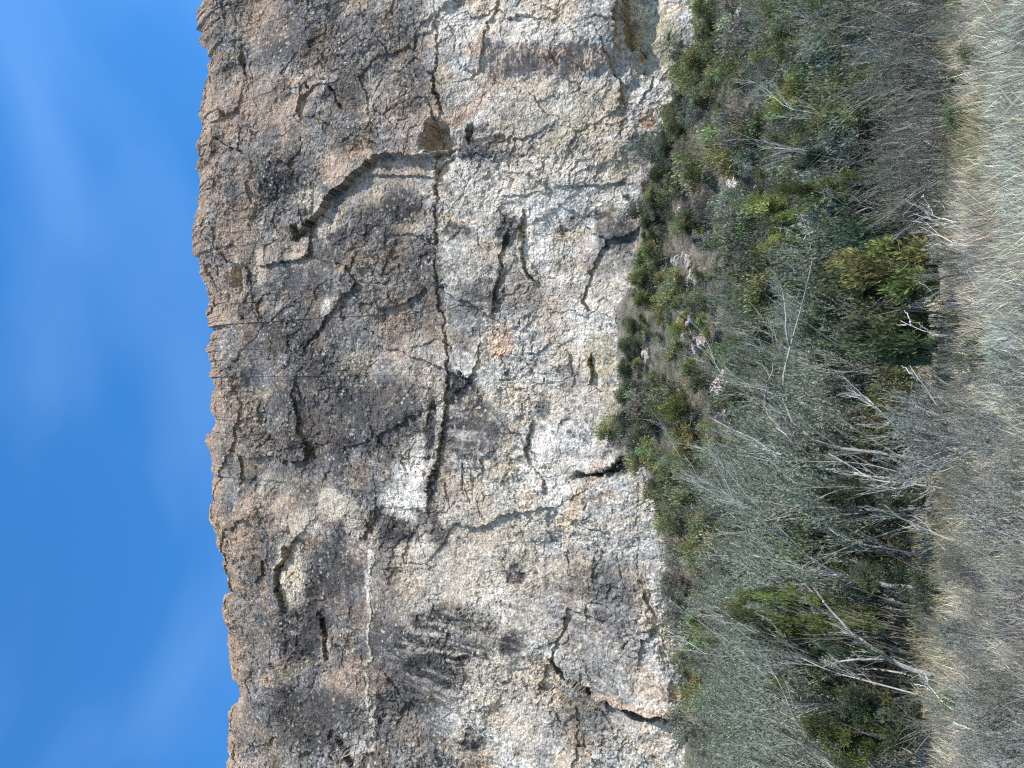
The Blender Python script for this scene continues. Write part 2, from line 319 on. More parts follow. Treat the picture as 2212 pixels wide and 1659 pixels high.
    step(S(3, (870, 650), (890, 720), (930, 850), (940, 980)), .4, 2, -.35, 2, .8); crack(S(3, (890, 720), (930, 850), (940, 980)), .15, .6); crack(S(3, (850, 950), (880, 1060), (830, 1180)), .15, .5)
    crack(S(3, (400, 830), (430, 900), (500, 950), (540, 1040), (620, 1110)), .2, .7); step(S(3, (980, 1460), (1060, 1560), (1120, 1659)), .4, 2, -.6, 1.5, .5)
    crack(S(3, (510, 1100), (520, 1160)), .2, .7); crack(S(3, (850, 60), (860, 130)), .15, .6); crack(S(3, (1360, 1400), (1400, 1490)), .15, .6)
    crack(S(2, (1340, 280), (1330, 400)), .15, .5); recess(S(2, (400, 390), (425, 400), (420, 450), (400, 430)), .7, .3)
    step(S(2, (110, -40), (100, 80), (150, 180), (210, 270)), .1, 1, .0, 1, .5)
    D = Df.reshape(sh)
    rimf = sstep(0, .04, 1 - Sg); botf = sstep(0, .04, Sg)
    D *= (.6 + .4 * rimf)
    # ---- colour of the rock (dark varnish, bare cream and pink scars, light on the ledge lips), painted on the wall itself
    PX, PY = project(np.stack([X, Y, Z], -1).reshape(-1, 3)); PX = PX.reshape(sh); PY = PY.reshape(sh)
    ox = PX / O_; oy = PY / O_
    wox = ox + 16 * fbm(X, Z, 6, 4, 201) + 7 * fbm(X, Z, 1.2, 3, 203, .6); woy = oy + 16 * fbm(X, Z, 6, 4, 202) + 7 * fbm(X, Z, 1.2, 3, 204, .6)
    nA = fbm(X, Z, 7, 5, 211, .62); nB = fbm(X, Z * .35, 2.2, 5, 212, .65); nC = fbm(X, Z, .9, 4, 213, .7); nD = fbm(X, Z, 18, 3, 214)
    c = lambda *v: np.array(v)
    grey, brown, tan, cream, white, dark, pink, ochre, green = c(.145, .138, .132), c(.20, .17, .145), c(.335, .275, .225), c(.405, .37, .318), c(.53, .51, .48), c(.042, .043, .047), c(.355, .27, .215), c(.34, .22, .12), c(.29, .265, .185)
    low = sstep(-60, 60, wox - np.interp(oy, [0, 200, 400, 600, 1100, 1200, 1300, 1659], [930, 940, 930, 960, 960, 890, 880, 1000]))
    upc = grey + (brown - grey) * sstep(-.25, .4, nA)[..., None]; upc = upc + (tan - upc) * (.55 * sstep(.05, .5, nD + .6 * nB))[..., None]
    loc = cream + (tan - cream) * (.7 * sstep(-.1, .5, nA))[..., None]; loc = loc + (white - loc) * (.7 * sstep(.0, .45, nB))[..., None]; loc = loc + (grey - loc) * (.75 * sstep(.12, .45, -nD * .6 - nC * .5))[..., None]
    A = upc + (loc - upc) * low[..., None]
    # marbled varnish: crisp-edged dark and bare patches at several sizes
    mA = fbm(X + .8 * nB, Z + .8 * nC, 3.2, 5, 271, .68); mB = fbm(X + .3 * nC, Z, 1.1, 4, 272, .72); mC = fbm(X, Z * .6, .45, 3, 273, .75)
    lum = A.mean(-1); dk = sstep(.06, .16, mA * .8 + mB * .5 + .10 * (lum < .2) - .06); pl = sstep(.08, .18, -mA * .6 + mB * .5 - .12 * (lum < .1) + .03 * low)
    A += (dark * 1.25 - A) * (.50 * dk * (1 - .5 * low))[..., None]; A += (c(.44, .41, .37) - A) * (.38 * pl * (.5 + .5 * low))[..., None]
    tn = sstep(-.15, .3, fbm(X, Z, 5, 4, 274, .6)); A = A * (1 + (tn[..., None] - .5) * np.array([.16, .02, -.16]))
    A *= (1 + .55 * np.clip(mC * 1.6, -.8, .9) + .35 * np.clip(mB, -.6, .6))[..., None]
    def blob(k, cl, lst):
        nonlocal A
        for b in lst:
            x, y, rx_, ry_, s_ = b[:5]; an = R_(b[5]) if len(b) > 5 else 0
            m_ = (np.abs(ox - x) < 1.9 * (rx_ + ry_)) & (np.abs(oy - y) < 1.9 * (rx_ + ry_)); ii = np.nonzero(m_.ravel())[0]
            if not len(ii): continue
            dx = wox.ravel()[ii] - x; dy = woy.ravel()[ii] - y
            e = np.hypot((dx * math.cos(an) + dy * math.sin(an)) / rx_, (-dx * math.sin(an) + dy * math.cos(an)) / ry_)
            br = .55 * nC.ravel()[ii] + .45 * nB.ravel()[ii]
            wgt = s_ * sstep(1.25, .7, e) * sstep(-.45 + k, .1 + k, br)
            Af = A.reshape(-1, 3); Af[ii] += (cl - Af[ii]) * wgt[:, None]
    band = sstep(40, 5, ox - np.interp(oy, rim_img[:, 1] / O_, rim_img[:, 0] / O_))
    A += (c(.27, .20, .15) - A) * (.8 * band)[..., None]
    blob(-.2, cream, [(1120,100,110,60,.6),(1200,250,160,80,.6),(1230,370,120,60,.5),(1150,380,50,60,.6),(1120,260,60,80,.5),(1050,560,60,60,.6),(1150,560,60,60,.6),(1220,650,100,100,.6),(1250,760,80,80,.7),(1320,620,50,60,.7),(1250,870,80,60,.7),(930,860,25,60,.7),(590,1060,35,45,.7),(720,1090,40,35,.8),(650,1130,40,30,.8),(760,1120,25,50,.7),(1000,1180,140,90,.7),(1100,1140,80,80,.6),(1080,1290,100,80,.8),(1120,1340,60,60,.7),(1060,1460,60,60,.7),(1130,1530,60,100,.6),(1380,1590,80,50,.7),(1395,1070,35,60,.8),(680,435,30,28,.9),(800,400,50,50,.45),(700,480,30,35,.7),(560,580,18,40,.8),(640,560,30,20,.5),(880,400,40,60,.4),(1020,420,60,40,.6),(900,500,40,40,.3),(900,780,60,60,.4),(770,800,50,50,.35),(1290,960,25,50,.7),(1180,840,60,40,.5),(1000,1080,60,60,.5),(1230,1210,30,60,.5),(1340,1140,40,30,.5),(860,1260,60,80,.4),(950,1330,30,30,.6)])
    blob(-.2, white, [(1170,460,60,35,1),(900,1010,38,75,1),(880,1080,50,45,1),(1225,955,55,50,1),(1160,1000,22,60,.9),(790,1545,18,70,1),(760,1590,40,40,.8),(1060,420,50,50,.6),(1140,100,60,60,.6),(960,40,40,50,.6),(1250,700,50,60,.6),(1060,610,40,30,.5),(1160,540,35,60,.9),(715,665,12,20,1),(1330,680,40,40,.6),(1200,1060,30,50,.6),(1060,1310,50,40,.6),(990,380,30,30,.6),(800,1250,5,80,.8),(1160,820,60,14,.5),(1240,600,80,12,.6)])
    blob(-.5, c(.40, .365, .30), [(634,1265,27,92,1,-4),(705,735,14,30,1,-30),(510,590,12,50,.6)])
    blob(-.15, green, [(1300,240,60,60,.5),(1420,90,60,70,.8),(1450,130,40,60,.7),(1300,770,40,50,.7),(1240,300,60,40,.4),(1340,350,40,40,.5),(1330,900,30,60,.5),(1100,1180,50,50,.3)])
    blob(-.1, pink, [(645,180,16,12,1),(630,240,45,30,.6),(618,290,10,30,.9),(735,370,32,36,1,-30),(790,340,40,12,.8),(870,350,60,8,.8),(1040,120,40,20,.7,20),(1120,135,90,26,.9),(1230,145,90,26,.9),(1330,142,60,24,.7),(1060,105,30,18,.7),(1000,245,60,22,.9,-35),(780,1470,60,45,.7),(930,690,12,60,.7),(650,540,20,16,.7),(570,560,30,40,.4),(540,380,40,30,.3),(840,700,40,60,.35),(860,760,40,20,.4),(550,1080,30,30,.5),(520,1180,20,40,.6),(1190,690,30,50,.4),(1440,1490,40,12,.8,10),(590,1470,16,16,.9),(960,300,30,40,.5),(880,360,40,40,.4),(1110,290,40,80,.3),(1310,270,50,80,.25),(1290,1010,20,20,.6),(1040,1130,30,60,.3),(1000,1060,50,20,.4)])
    blob(.05, c(.46, .25, .14), [(1408,265,18,18,.9),(1080,735,30,45,.45),(1462,1500,10,20,.8),(508,600,8,20,.5)])
    blob(-.3, c(.34, .255, .20), [(560,40,60,60,.4),(520,250,60,60,.4),(470,300,30,150,.5),(500,500,40,60,.6),(900,260,60,60,.3),(560,200,60,60,.3),(530,1150,30,60,.6),(610,1110,40,50,.5),(490,640,30,60,.5),(500,900,30,100,.4)])
    blob(.0, dark, [(600,400,48,48,1),(650,350,30,30,.6),(470,305,12,40,.9),(620,80,60,60,.5),(730,110,70,60,.6),(760,200,40,60,.6),(720,200,10,30,1,50),(870,440,45,40,1),(730,515,28,18,1),(790,505,60,30,.6),(660,620,60,50,.6),(600,720,70,40,.7,-25),(690,740,60,80,.7),(740,560,60,30,.6),(820,500,50,60,.5),(700,900,120,120,.7),(850,950,60,60,.6),(780,860,60,60,.6),(880,560,60,60,.5),(930,620,30,120,.7),(1040,310,48,40,.9),(900,200,60,60,.6),(860,100,60,80,.45),(990,503,34,16,.9),(1090,500,28,38,1),(1215,483,34,13,1,-17),(1285,462,22,9,.9,-17),(1245,476,60,8,.8,-17),(1320,490,40,50,.8),(1350,520,30,60,.6),(1040,640,45,40,.8),(1000,700,40,50,.5),(990,830,42,26,1),(1010,930,90,60,.9),(1000,880,50,50,.8),(860,1150,48,28,1),(830,1300,30,200,.5),(965,1370,112,72,1),(945,1440,75,45,.9),(930,1500,60,40,.7),(1105,1240,24,26,1),(1110,1390,34,28,1),(650,1360,50,70,1),(720,1230,50,50,.8),(690,1300,40,60,.6),(760,1290,30,80,.7),(700,1560,100,70,.8),(620,1520,30,40,.9),(1300,1400,100,200,.45),(1250,1280,80,100,.45),(1335,1015,75,14,1,-12),(1350,940,28,60,.9),(1010,1610,30,20,1),(1250,1560,70,80,.5),(820,1500,50,150,.5),(900,1480,60,60,.6),(1400,420,20,40,.7),(1380,330,20,30,.7),(1170,880,14,30,.7),(1230,820,30,30,.5),(1300,560,40,50,.5),(930,960,12,140,1),(975,900,14,60,1),(930,1140,20,60,.8,-35),(560,1200,40,50,.5),(600,1040,30,40,.5),(1180,1640,20,30,.5),(1180,300,40,40,.35),(1120,620,60,60,.5),(1330,1280,60,80,.5),(860,860,50,50,.5),(500,440,14,50,.5)])
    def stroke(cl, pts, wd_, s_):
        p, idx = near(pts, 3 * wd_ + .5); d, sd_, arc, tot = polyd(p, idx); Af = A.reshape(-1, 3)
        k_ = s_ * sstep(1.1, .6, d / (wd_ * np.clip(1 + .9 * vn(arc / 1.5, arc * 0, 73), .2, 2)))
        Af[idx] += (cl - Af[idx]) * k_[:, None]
    stroke(c(.47, .44, .38), [(x - 5, y) for x, y in E2b], .30, .6); stroke(c(.46, .43, .39), [(x - 16, y) for x, y in E2[10:16]], .5, .5)  # light caught by the ledge lips, painted in as pale lines
    stroke(c(.40, .27, .19), [(x + 3, y - 15) for x, y in FL[4:]], .42, .6)
    # fine vertical water streaks and bare flecks
    st = fbm(X + .4 * vn(X / 3, Z / 3, 3), Z * .10, 1.1, 4, 260, .6); streak = sstep(.08, .4, st) * sstep(.0, .3, vn(X / 9, Z / 9, 262))
    A += (dark * 1.6 - A) * (.45 * streak)[..., None]; wash = sstep(.05, .4, fbm(X, Z * .12, 1.6, 4, 280, .6)) * sstep(.0, .3, vn(X / 8, Z / 14, 281)) * low; A += (c(.52, .49, .45) - A) * (.5 * wash)[..., None]
    st2 = np.exp(-(((ox - 970) / 125) ** 2 + ((oy - 1400) / 95) ** 2)) * sstep(.02, .25, fbm(X, Z / 9, .8, 3, 263)); A += (c(.40, .37, .33) - A) * (.75 * st2)[..., None]
    f1, f2, ids, _, _ = worley(X + .2 * nC, Z + .2 * nB, .55, 240); fle = (ids[0] > .76) * sstep(.44, .25, f1); A += (c(.44, .42, .39) - A) * (.7 * fle * sstep(.3, -.3, nA))[..., None]
    f1, f2, ids, _, _ = worley(X, Z, .8, 250); fle = (ids[0] > .80) * sstep(.5, .25, f1); A += (dark - A) * (.6 * fle * sstep(-.2, .3, nA))[..., None]
    A *= (1 + .30 * nC + .18 * (i3 - .5) + .22 * (i4 - .5))[..., None]
    A *= (1 - .04 * low)[..., None]; A *= np.array([.93, .89, .85])
    A = np.clip(A, .02, .72)
    Y = Y - D; Z = Z + .12 * facets(X, Z, .7, 1, 60)[0]
    # ---- top of the mesa behind the rim
    rows = [(X, Y, Z, A)]
    tt = (np.arange(1, nt_ + 1) / nt_)[:, None]; Xt = np.repeat(X[-1:], nt_, 0); yt = Y[-1:] + 60 * tt ** 2 + .3 * tt; zt = Z[-1:] * (1 - 0) - .5 * tt - 2.5 * tt ** 2 + .25 * vn(Xt / 2, yt / 2, 5) * sstep(0, .2, tt) 
    At = np.broadcast_to(c(.27, .21, .16), Xt.shape + (3,)) * (1 + .3 * vn(Xt / 1.5, yt / 1.5, 6))[..., None]
    X = np.concatenate([X, Xt]); Y = np.concatenate([Y, yt]); Z = np.concatenate([Z, zt]); A = np.concatenate([A, At])
    n, m_ = X.shape; idx = np.arange(n * m_).reshape(n, m_)
    Fc = np.stack([idx[:-1, :-1], idx[:-1, 1:], idx[1:, 1:], idx[1:, :-1]], -1).reshape(-1, 4)
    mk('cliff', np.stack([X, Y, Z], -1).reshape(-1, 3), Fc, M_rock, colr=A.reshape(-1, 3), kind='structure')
build_cliff()

# ---------------------------------------------------------------- ground sheet
def build_ground():
    gx = np.concatenate([-60 - 1.0 * np.cumsum(1.12 ** np.arange(36))[::-1], np.arange(-60, 60.1, .5), 60 + np.cumsum(1.12 ** np.arange(36))])
    gy = np.concatenate([-10 - np.cumsum(1.12 ** np.arange(36))[::-1], np.arange(-10, 90.1, .5)])
    X, Y = np.meshgrid(gx, gy); Z = ground(X, np.minimum(Y, 90))
    A = np.array([.24, .20, .145]) + (np.array([.34, .30, .22]) - np.array([.24, .20, .145])) * sstep(-.3, .3, fbm(X, Y, 5, 4, 71))[..., None]
    sl = sstep(38, 50, Y)[..., None]; A = A * (1 - sl) + sl * (np.array([.15, .13, .105]) * (1 + .35 * fbm(X, Y, 2.5, 4, 72)[..., None]))
    n, m_ = X.shape; idx = np.arange(n * m_).reshape(n, m_)
    Fc = np.stack([idx[:-1, :-1], idx[:-1, 1:], idx[1:, 1:], idx[1:, :-1]], -1).reshape(-1, 4)
    mk('ground', np.stack([X, Y, Z], -1).reshape(-1, 3), Fc, M_soil, colr=A.reshape(-1, 3), smooth=True, kind='structure')
build_ground()
#VEG
# ---------------------------------------------------------------- plants: generators
def trunks(r, n, h, spread, lean, rad, K=7, baser=.15, wob=.05, hv=.3):
    b = np.zeros((n, 3)); an = r.uniform(0, 6.2832, n); br = baser * np.sqrt(r.uniform(0, 1, n)); b[:, 0] = br * np.cos(an); b[:, 1] = br * np.sin(an)
    sp = spread * np.sqrt(r.uniform(0, 1, n)); D = unit(np.stack([np.cos(an) * sp + lean[0], np.sin(an) * sp + lean[1], np.ones(n)], 1))
    Ln = h * (1 - hv * r.uniform(0, 1, n)); t = np.linspace(0, 1, K)
    P = b[:, None] + D[:, None] * (Ln[:, None] * t)[..., None]
    bend = r.normal(size=(n, 3)) * .22; bend[:, 2] = .10
    P += bend[:, None] * (Ln[:, None] * t ** 2)[..., None]
    P += np.cumsum(r.normal(size=(n, K, 3)) * wob * (h / K), 1) * (t > 0)[None, :, None]
    Rr = rad * (1 - .8 * t)[None] * r.uniform(.6, 1.2, n)[:, None]
    return P, Rr
def kids(r, P, Rr, nc, t0, lf, ang, up, rf, K=5, wob=.08, rmin=.003, lean=(0, 0)):
    S, Kp, _ = P.shape; par = np.repeat(np.arange(S), nc); n = len(par); t = r.uniform(t0, .97, n) * (Kp - 1)
    i = np.minimum(t.astype(int), Kp - 2); f = (t - i)[:, None]
    b = P[par, i] * (1 - f) + P[par, i + 1] * f; T = unit(P[par, i + 1] - P[par, i]); Lp = np.linalg.norm(P[par, -1] - P[par, 0], axis=1)
    D = T + ang * unit(r.normal(size=(n, 3))); D[:, 2] += up; D[:, 0] += lean[0]; D[:, 1] += lean[1]; D = unit(D)
    Ln = lf * Lp * (1.15 - .6 * t / (Kp - 1)) * r.uniform(.5, 1.15, n); tt = np.linspace(0, 1, K)
    C = b[:, None] + D[:, None] * (Ln[:, None] * tt)[..., None]
    bend = r.normal(size=(n, 3)) * .15; bend[:, 2] += .12
    C += bend[:, None] * (Ln[:, None] * tt ** 2)[..., None] + np.cumsum(r.normal(size=(n, K, 3)) * wob, 1) * (Ln / K)[:, None, None] * (tt > 0)[None, :, None]
    R0 = np.maximum(rmin, rf * (Rr[par, i]))
    return C, R0[:, None] * (1 - .65 * tt)[None]
def cvar(r, base, n, rep, v=.25, hue=.06):
    c_ = np.array(base)[None] * (1 + v * r.normal(size=(n, 1))) * (1 + hue * r.normal(size=(n, 3)))
    return np.repeat(np.clip(c_, .01, .85), rep, 0)
def tubecol(r, base, P, sides, v=.2): return cvar(r, base, len(P), P.shape[1] * sides, v, .03)
def twigleaves(r, P, per, ln, wd, base, v=.3, spread=.8):
    S, K, _ = P.shape; par = np.repeat(np.arange(S), per); n = len(par); t = r.uniform(.15, .99, n) * (K - 1); i = np.minimum(t.astype(int), K - 2); f = (t - i)[:, None]
    b = P[par, i] * (1 - f) + P[par, i + 1] * f; D = unit(P[par, i + 1] - P[par, i]) + spread * unit(r.normal(size=(n, 3)))
    V, Fc = leaves(b, D, ln * r.uniform(.6, 1.3, n), wd * r.uniform(.6, 1.3, n), r)
    return V, Fc, cvar(r, base, n, 4, v)
def bare_bush(seed, h, n0, spread, lean, k1, k2, r0, wood, twig, leaf, per, ll=.07, lw=.022, rmin=.005):
    r = np.random.default_rng(seed)
    P0, R0 = trunks(r, n0, h, spread, lean, r0, baser=.12 * h)
    P1, R1 = kids(r, P0, R0, k1, .33, .5, .55, .35, .6, lean=(lean[0] * .5, lean[1] * .5), rmin=rmin * 1.4)
    P2, R2 = kids(r, P1, R1, k2, .15, .55, .6, .3, .7, K=4, lean=(lean[0] * .5, lean[1] * .5), rmin=rmin)
    a = tubes(P0, R0, 4) + (tubecol(r, wood, P0, 4),); b = tubes(P1, R1, 3) + (tubecol(r, twig, P1, 3, .3),); c_ = tubes(P2, R2, 3) + (tubecol(r, twig, P2, 3, .35),)
    return join([a, b, c_]), (twigleaves(r, P2, per, ll, lw, leaf) if per else None)
def leafy(seed, h, wdt, nl, nleaf, ll, lw, base, flat=.0, vl=.34):
    nl = int(nl * 1.6)
    r = np.random.default_rng(seed)
    c0 = r.normal(size=(nl, 3)); c0 = unit(c0) * r.uniform(.2, .85, (nl, 1)) ** .6
    cen = c0 * np.array([wdt / 2 * .8, wdt / 2 * .8, h * .42]) + np.array([0, 0, h * .52]); cen[:, 2] = np.maximum(cen[:, 2], h * .1); cen[:, :2] += .12 * wdt * np.stack([np.sin(cen[:, 2] * 2.1 + seed), np.cos(cen[:, 2] * 1.7 + seed)], 1)
    tp = 1 - .35 * np.clip((cen[:, 2] / h - .55), 0, 1); cen[:, :2] *= tp[:, None]
    lr = r.uniform(.10, .25, nl) * wdt; lc = np.array(base)[None] * (1 + vl * r.normal(size=(nl, 1))) * (1 + .08 * r.normal(size=(nl, 3)))
    k = r.integers(0, nl, nleaf); d = unit(r.normal(size=(nleaf, 3))); d[:, 2] = np.abs(d[:, 2]) * .8 + d[:, 2] * .2
    p = cen[k] + d * (lr[k] * r.uniform(.25, 1.1, nleaf))[:, None] * np.array([.8, .8, 1.7]); p[:, 2] = np.maximum(p[:, 2], .03)
    D = d + np.array([0, 0, .9]) + .6 * r.normal(size=(nleaf, 3))
    V, Fc = leaves(p, D, ll * r.uniform(.6, 1.4, nleaf), lw * r.uniform(.6, 1.4, nleaf), r)
    cl = np.clip(lc[k] * (1 + .25 * r.normal(size=(nleaf, 1))), .008, .7)
    P0, R0 = trunks(r, 5, h * .75, .5, (0, 0), min(.045, .035 * h / 2), baser=.08 * wdt); P1, R1 = kids(r, P0, R0, 5, .2, .6, .8, .1, .5)
    st = join([tubes(P0, R0, 5) + (tubecol(r, (.13, .115, .10), P0, 5),), tubes(P1, R1, 3) + (tubecol(r, (.2, .17, .15), P1, 3),)])
    return st, (V, Fc, np.repeat(cl, 4, 0))
def proto(name, stems, lf, woodname='stems', leafname='foliage'):
    e = empty(name)
    ch = [mk(woodname, stems[0], stems[1], M_bark, e, stems[2])]
    if lf is not None: ch.append(mk(leafname, lf[0], lf[1], M_leaf, e, lf[2]))
    return [e, ch, False]
def place(pr, x, y, sc, rz, label, cat, group=None, sink=.05, szz=None, tilt=(0, 0)):
    e, ch, used = pr
    if not used: o = e; pr[2] = True
    else:
        o = e.copy(); col.objects.link(o)
        for k in list(o.keys()): del o[k]
        for c_ in ch: d = c_.copy(); col.objects.link(d); d.parent = o
    o.location = (x, y, float(ground(x, y)) - sink); o.rotation_euler = (tilt[0], tilt[1], rz); o.scale = (sc, sc, szz or sc)
    o['label'] = label; o['category'] = cat
    if group: o['group'] = group
    return o
def on_ground(ox, oy, ymax=76.5):                             # where the line of sight meets the ground
    d = ray(ox * O_, oy * O_); t = np.linspace(8, 110, 2000); P = CAM + d * t[:, None]
    g = ground(P[:, 0], P[:, 1]); k = np.nonzero((P[:, 2] < g) | (P[:, 1] > ymax))[0]
    k = k[0] if len(k) else -1; return P[k, 0], P[k, 1]
def px2m(p, Y): return p / O_ * O_ * (1024 / 2212) * (Y * math.cos(PITCH)) / FPX * 1.0

# ---------------------------------------------------------------- bare thicket bushes
GG, GB, WD = (.185, .21, .145), (.20, .185, .15), (.36, .35, .31)
willows = [proto('willow_bush', *bare_bush(100 + i, 4.2, 13, .55, (.26, 0), 6, 5, .030, WD, (.29, .29, .25), GG, 13, .13, .040, .007)) for i in range(5)]
browns = [proto('bare_bush', *bare_bush(120 + i, 3.2, 13, .5, (.06, 0), 7, 4, .030, (.31, .29, .26), (.20, .19, .165), (.15, .155, .10), 8, .09, .028, .007)) for i in range(4)]
greys = [proto('sagebrush', *bare_bush(140 + i, 1.1, 26, .75, (.16, 0), 5, 3, .010, (.33, .315, .30), (.25, .24, .225), (.16, .18, .13), 5, .055, .018, .004)) for i in range(3)]
lsh = [proto('leafy_shrub', *leafy(150 + i, 2.2, 2.3, 10, 3600, .12, .036, b_, vl=.35)) for i, b_ in enumerate([(.12, .145, .10), (.15, .175, .13), (.085, .11, .065), (.15, .16, .075), (.12, .145, .065)])]
r = np.random.default_rng(11)
def scatter(n, x0, x1, y0, y1, mind, rr, tries=40, f=None):
    pts = []
    for _ in range(n * tries):
        if len(pts) >= n: break
        y = rr.uniform(y0, y1); x = rr.uniform(x0, x1) * y / y1
        if f and not f(x, y): continue
        if all((x - a) ** 2 + (y - b) ** 2 > mind ** 2 for a, b in pts): pts.append((x, y))
    return pts
def side(x, y):
    u = x / y
    return "nearer the photo's top edge" if u > .22 else ("in the photo's middle" if u > -.15 else "nearer the photo's bottom edge")
CLEAR = [(at_depth(a, b, Y)[0], Y, w_) for a, b, Y, w_ in [(1600,1335,25.5,.9),(1600,1290,26.5,.8),(1690,1385,25.5,.8),(1900,1085,22.8,1.1),(1940,1250,23.5,.9),(1720,1470,26,.9),(1800,1590,24.2,1.1),(1900,1555,24,1.1),(1790,390,25.5,.55),(1850,690,27,.9),(1950,570,20.4,1.0)]]
def blocked(x, y): return any(y < Yj + .6 and abs(x - xj * y / Yj) < w_ for xj, Yj, w_ in CLEAR)
for x, y in scatter(270, -29, 27, 24.5, 50, 1.4, r):
    if blocked(x, y): continue
    u = x / y; q = r.uniform(); rz = r.uniform(-.6, .6); sd_ = side(x, y)
    pw, pb = (.34, .10) if u > .12 else ((.5, .0) if u > -.1 else (.62, .0))
    sc = r.uniform(.65, 1.05) * (.8 if u > .12 else (.95 if u > -.1 else 1.2)) * (.8 if y > 38 and u > -.1 else 1)
    if u > .1 and r.uniform() < .3: q = 2
    if q < pw: place(willows[r.integers(5)], x, y, sc, rz, 'grey green willow bush with pale leaning stems, ' + sd_, 'bush', 'grey green willows of the thicket, ' + sd_)
    elif q < pw + pb: place(browns[r.integers(4)], x, y, sc, rz, 'brown twiggy bare bush deep in the thicket, ' + sd_, 'bush', 'brown bare bushes of the thicket, ' + sd_)
    else: place(lsh[r.integers(5)], x, y, r.uniform(.9, 1.6) * (1.3 if u < -.1 else 1), rz * 5, 'dull green leafy shrub between the willows, ' + sd_, 'shrub', 'leafy shrubs of the thicket, ' + sd_)
for x, y in [q for q in scatter(30, 2.9, 12.5, 21, 24.5, 1.0, r) if not (abs(q[0] - CLEAR[-1][0] * q[1] / 20.4) < 1.0)]:      # front row of brown twiggy bushes
    place(browns[r.integers(4)], x, y, r.uniform(.42, .8), r.uniform(0, 6.28), 'brown grey twiggy bush with dark gaps at its foot, behind the pale grass', 'bush', 'brown twiggy bushes lining the dry grass')
for x, y in [q for q in scatter(13, -5.6, -1.0, 18.8, 23, .95, r) if not blocked(*q)]:
    place(greys[r.integers(3)], x, y, r.uniform(1.3, 1.9), r.uniform(-.6, .6), 'tall blue grey twiggy bush leaning over the grass before the thicket', 'bush', 'blue grey twiggy bushes before the thicket')
for x, y in scatter(26, -12.5, 12.5, 17.8, 21.5, 1.0, r):
    k_ = r.integers(3)
    if k_ < 2: place(browns[r.integers(4)], x, y, r.uniform(.22, .4), r.uniform(0, 6.28), 'low twiggy bush in the straw', 'bush', 'low twiggy bushes at the grass edge')
    else: place(lsh[r.integers(5)], x, y, r.uniform(.25, .45), r.uniform(0, 6.28), 'low leafy bush in the straw', 'bush', 'low leafy bushes at the grass edge')
for x, y in scatter(34, -10.5, 1.8, 12.3, 18.5, .9, r, f=lambda x, y: x < .03 * y):
    k_ = r.integers(7); place(greys[k_] if k_ < 3 else browns[k_ - 3], x, y, r.uniform(.5, .85) if k_ < 3 else r.uniform(.2, .34), r.uniform(-.5, .5), 'tangled twig bush in the grass', 'bush', 'tangled twig bushes in the near grass')
for x, y in scatter(9, -8.5, -3.9, 12, 17, 1.0, r, f=lambda x, y: x < -.36 * y):
    place(greys[r.integers(3)], x, y, r.uniform(.6, .9), r.uniform(0, 6.28), "pale grey wiry sagebrush in the tall grass by the photo's lower right corner", 'sagebrush', 'pale sagebrush nearest the camera')

# ---------------------------------------------------------------- junipers and other leafy bushes
YG, OL, DG, VG = (.19, .20, .065), (.15, .16, .075), (.085, .11, .06), (.12, .15, .05)
def jset(seed, base, n=2, nleaf=7000, ll=.15, lw=.045, h=3., wd=2.6): return [proto('juniper', *leafy(seed + i, h, wd, 16, nleaf, ll, lw, base)) for i in range(n)]
jun = {'YG': jset(200, YG), 'OL': jset(210, OL), 'DG': jset(220, DG), 'VG': jset(230, VG)}
jtall = {k_: [proto('juniper', *leafy(s_, 6., 2.6, 26, 12000, .15, .045, b_))] for k_, s_, b_ in [('YG', 240, YG), ('OL', 242, OL), ('DG', 244, DG), ('VG', 246, VG)]}
def jput(k, kind, ox, oy, hpx, wpx, label, Y=None, cat='juniper', group=None):
    if Y is None: X, Yd = on_ground(ox, oy)
    else: P = at_depth(ox, oy, Y); X, Yd = P[0], P[1]
    zd = Yd * math.cos(PITCH) + 6 * math.sin(PITCH) * (Yd > 50) * 2
    H = hpx * (1024 / 2212) * zd / FPX * 1.15; Wd = wpx * (1024 / 2212) * zd / FPX * 1.15
    if Y is not None: H = max(H, P[2] + H - float(ground(X, Yd)))        # foot of the plant is hidden: reach down to the ground
    tall = H / max(Wd, .5) > 1.5; pr_ = jtall[kind][0] if tall else jun[kind][k % 2]; hb = 6.0 if tall else 3.0
    o = place(pr_, X, Yd, max(Wd, .5) / 2.6, (k * 2.4) % 6.28, label, cat, group, szz=max(H, .5) / hb)
    return o
foot = [(1560,10,50,60,'OL'),(1552,60,45,50,'OL'),(1535,115,50,50,'DG'),(1518,168,45,50,'OL'),(1503,220,45,50,'DG'),(1492,270,50,50,'OL'),(1482,320,55,50,'DG'),(1466,370,55,50,'DG'),(1450,420,55,50,'OL'),(1440,470,50,50,'DG'),(1432,520,45,50,'VG'),(1430,562,50,48,'VG'),(1428,608,50,48,'OL'),(1422,650,45,46,'VG'),(1405,700,50,44,'OL'),(1392,745,50,44,'DG'),(1388,795,48,50,'DG'),(1398,850,60,56,'DG'),(1400,900,66,60,'DG'),(1402,950,55,50,'OL')]
ordn = ['first','second','third','fourth','fifth','sixth','seventh','eighth','ninth','tenth','eleventh','twelfth','thirteenth','fourteenth','fifteenth','sixteenth','seventeenth','eighteenth','nineteenth','twentieth']
cw = {'OL': 'olive', 'DG': 'dark green', 'VG': 'bright green', 'YG': 'yellow green'}
for k, (a, b, h_, w_, kd) in enumerate(foot):
    jput(k, kd, a, b, h_, w_ * 1.3, "%s juniper hard against the cliff foot, %s counted from the photograph's top edge" % (cw[kd], ordn[k]), group='junipers along the cliff foot')
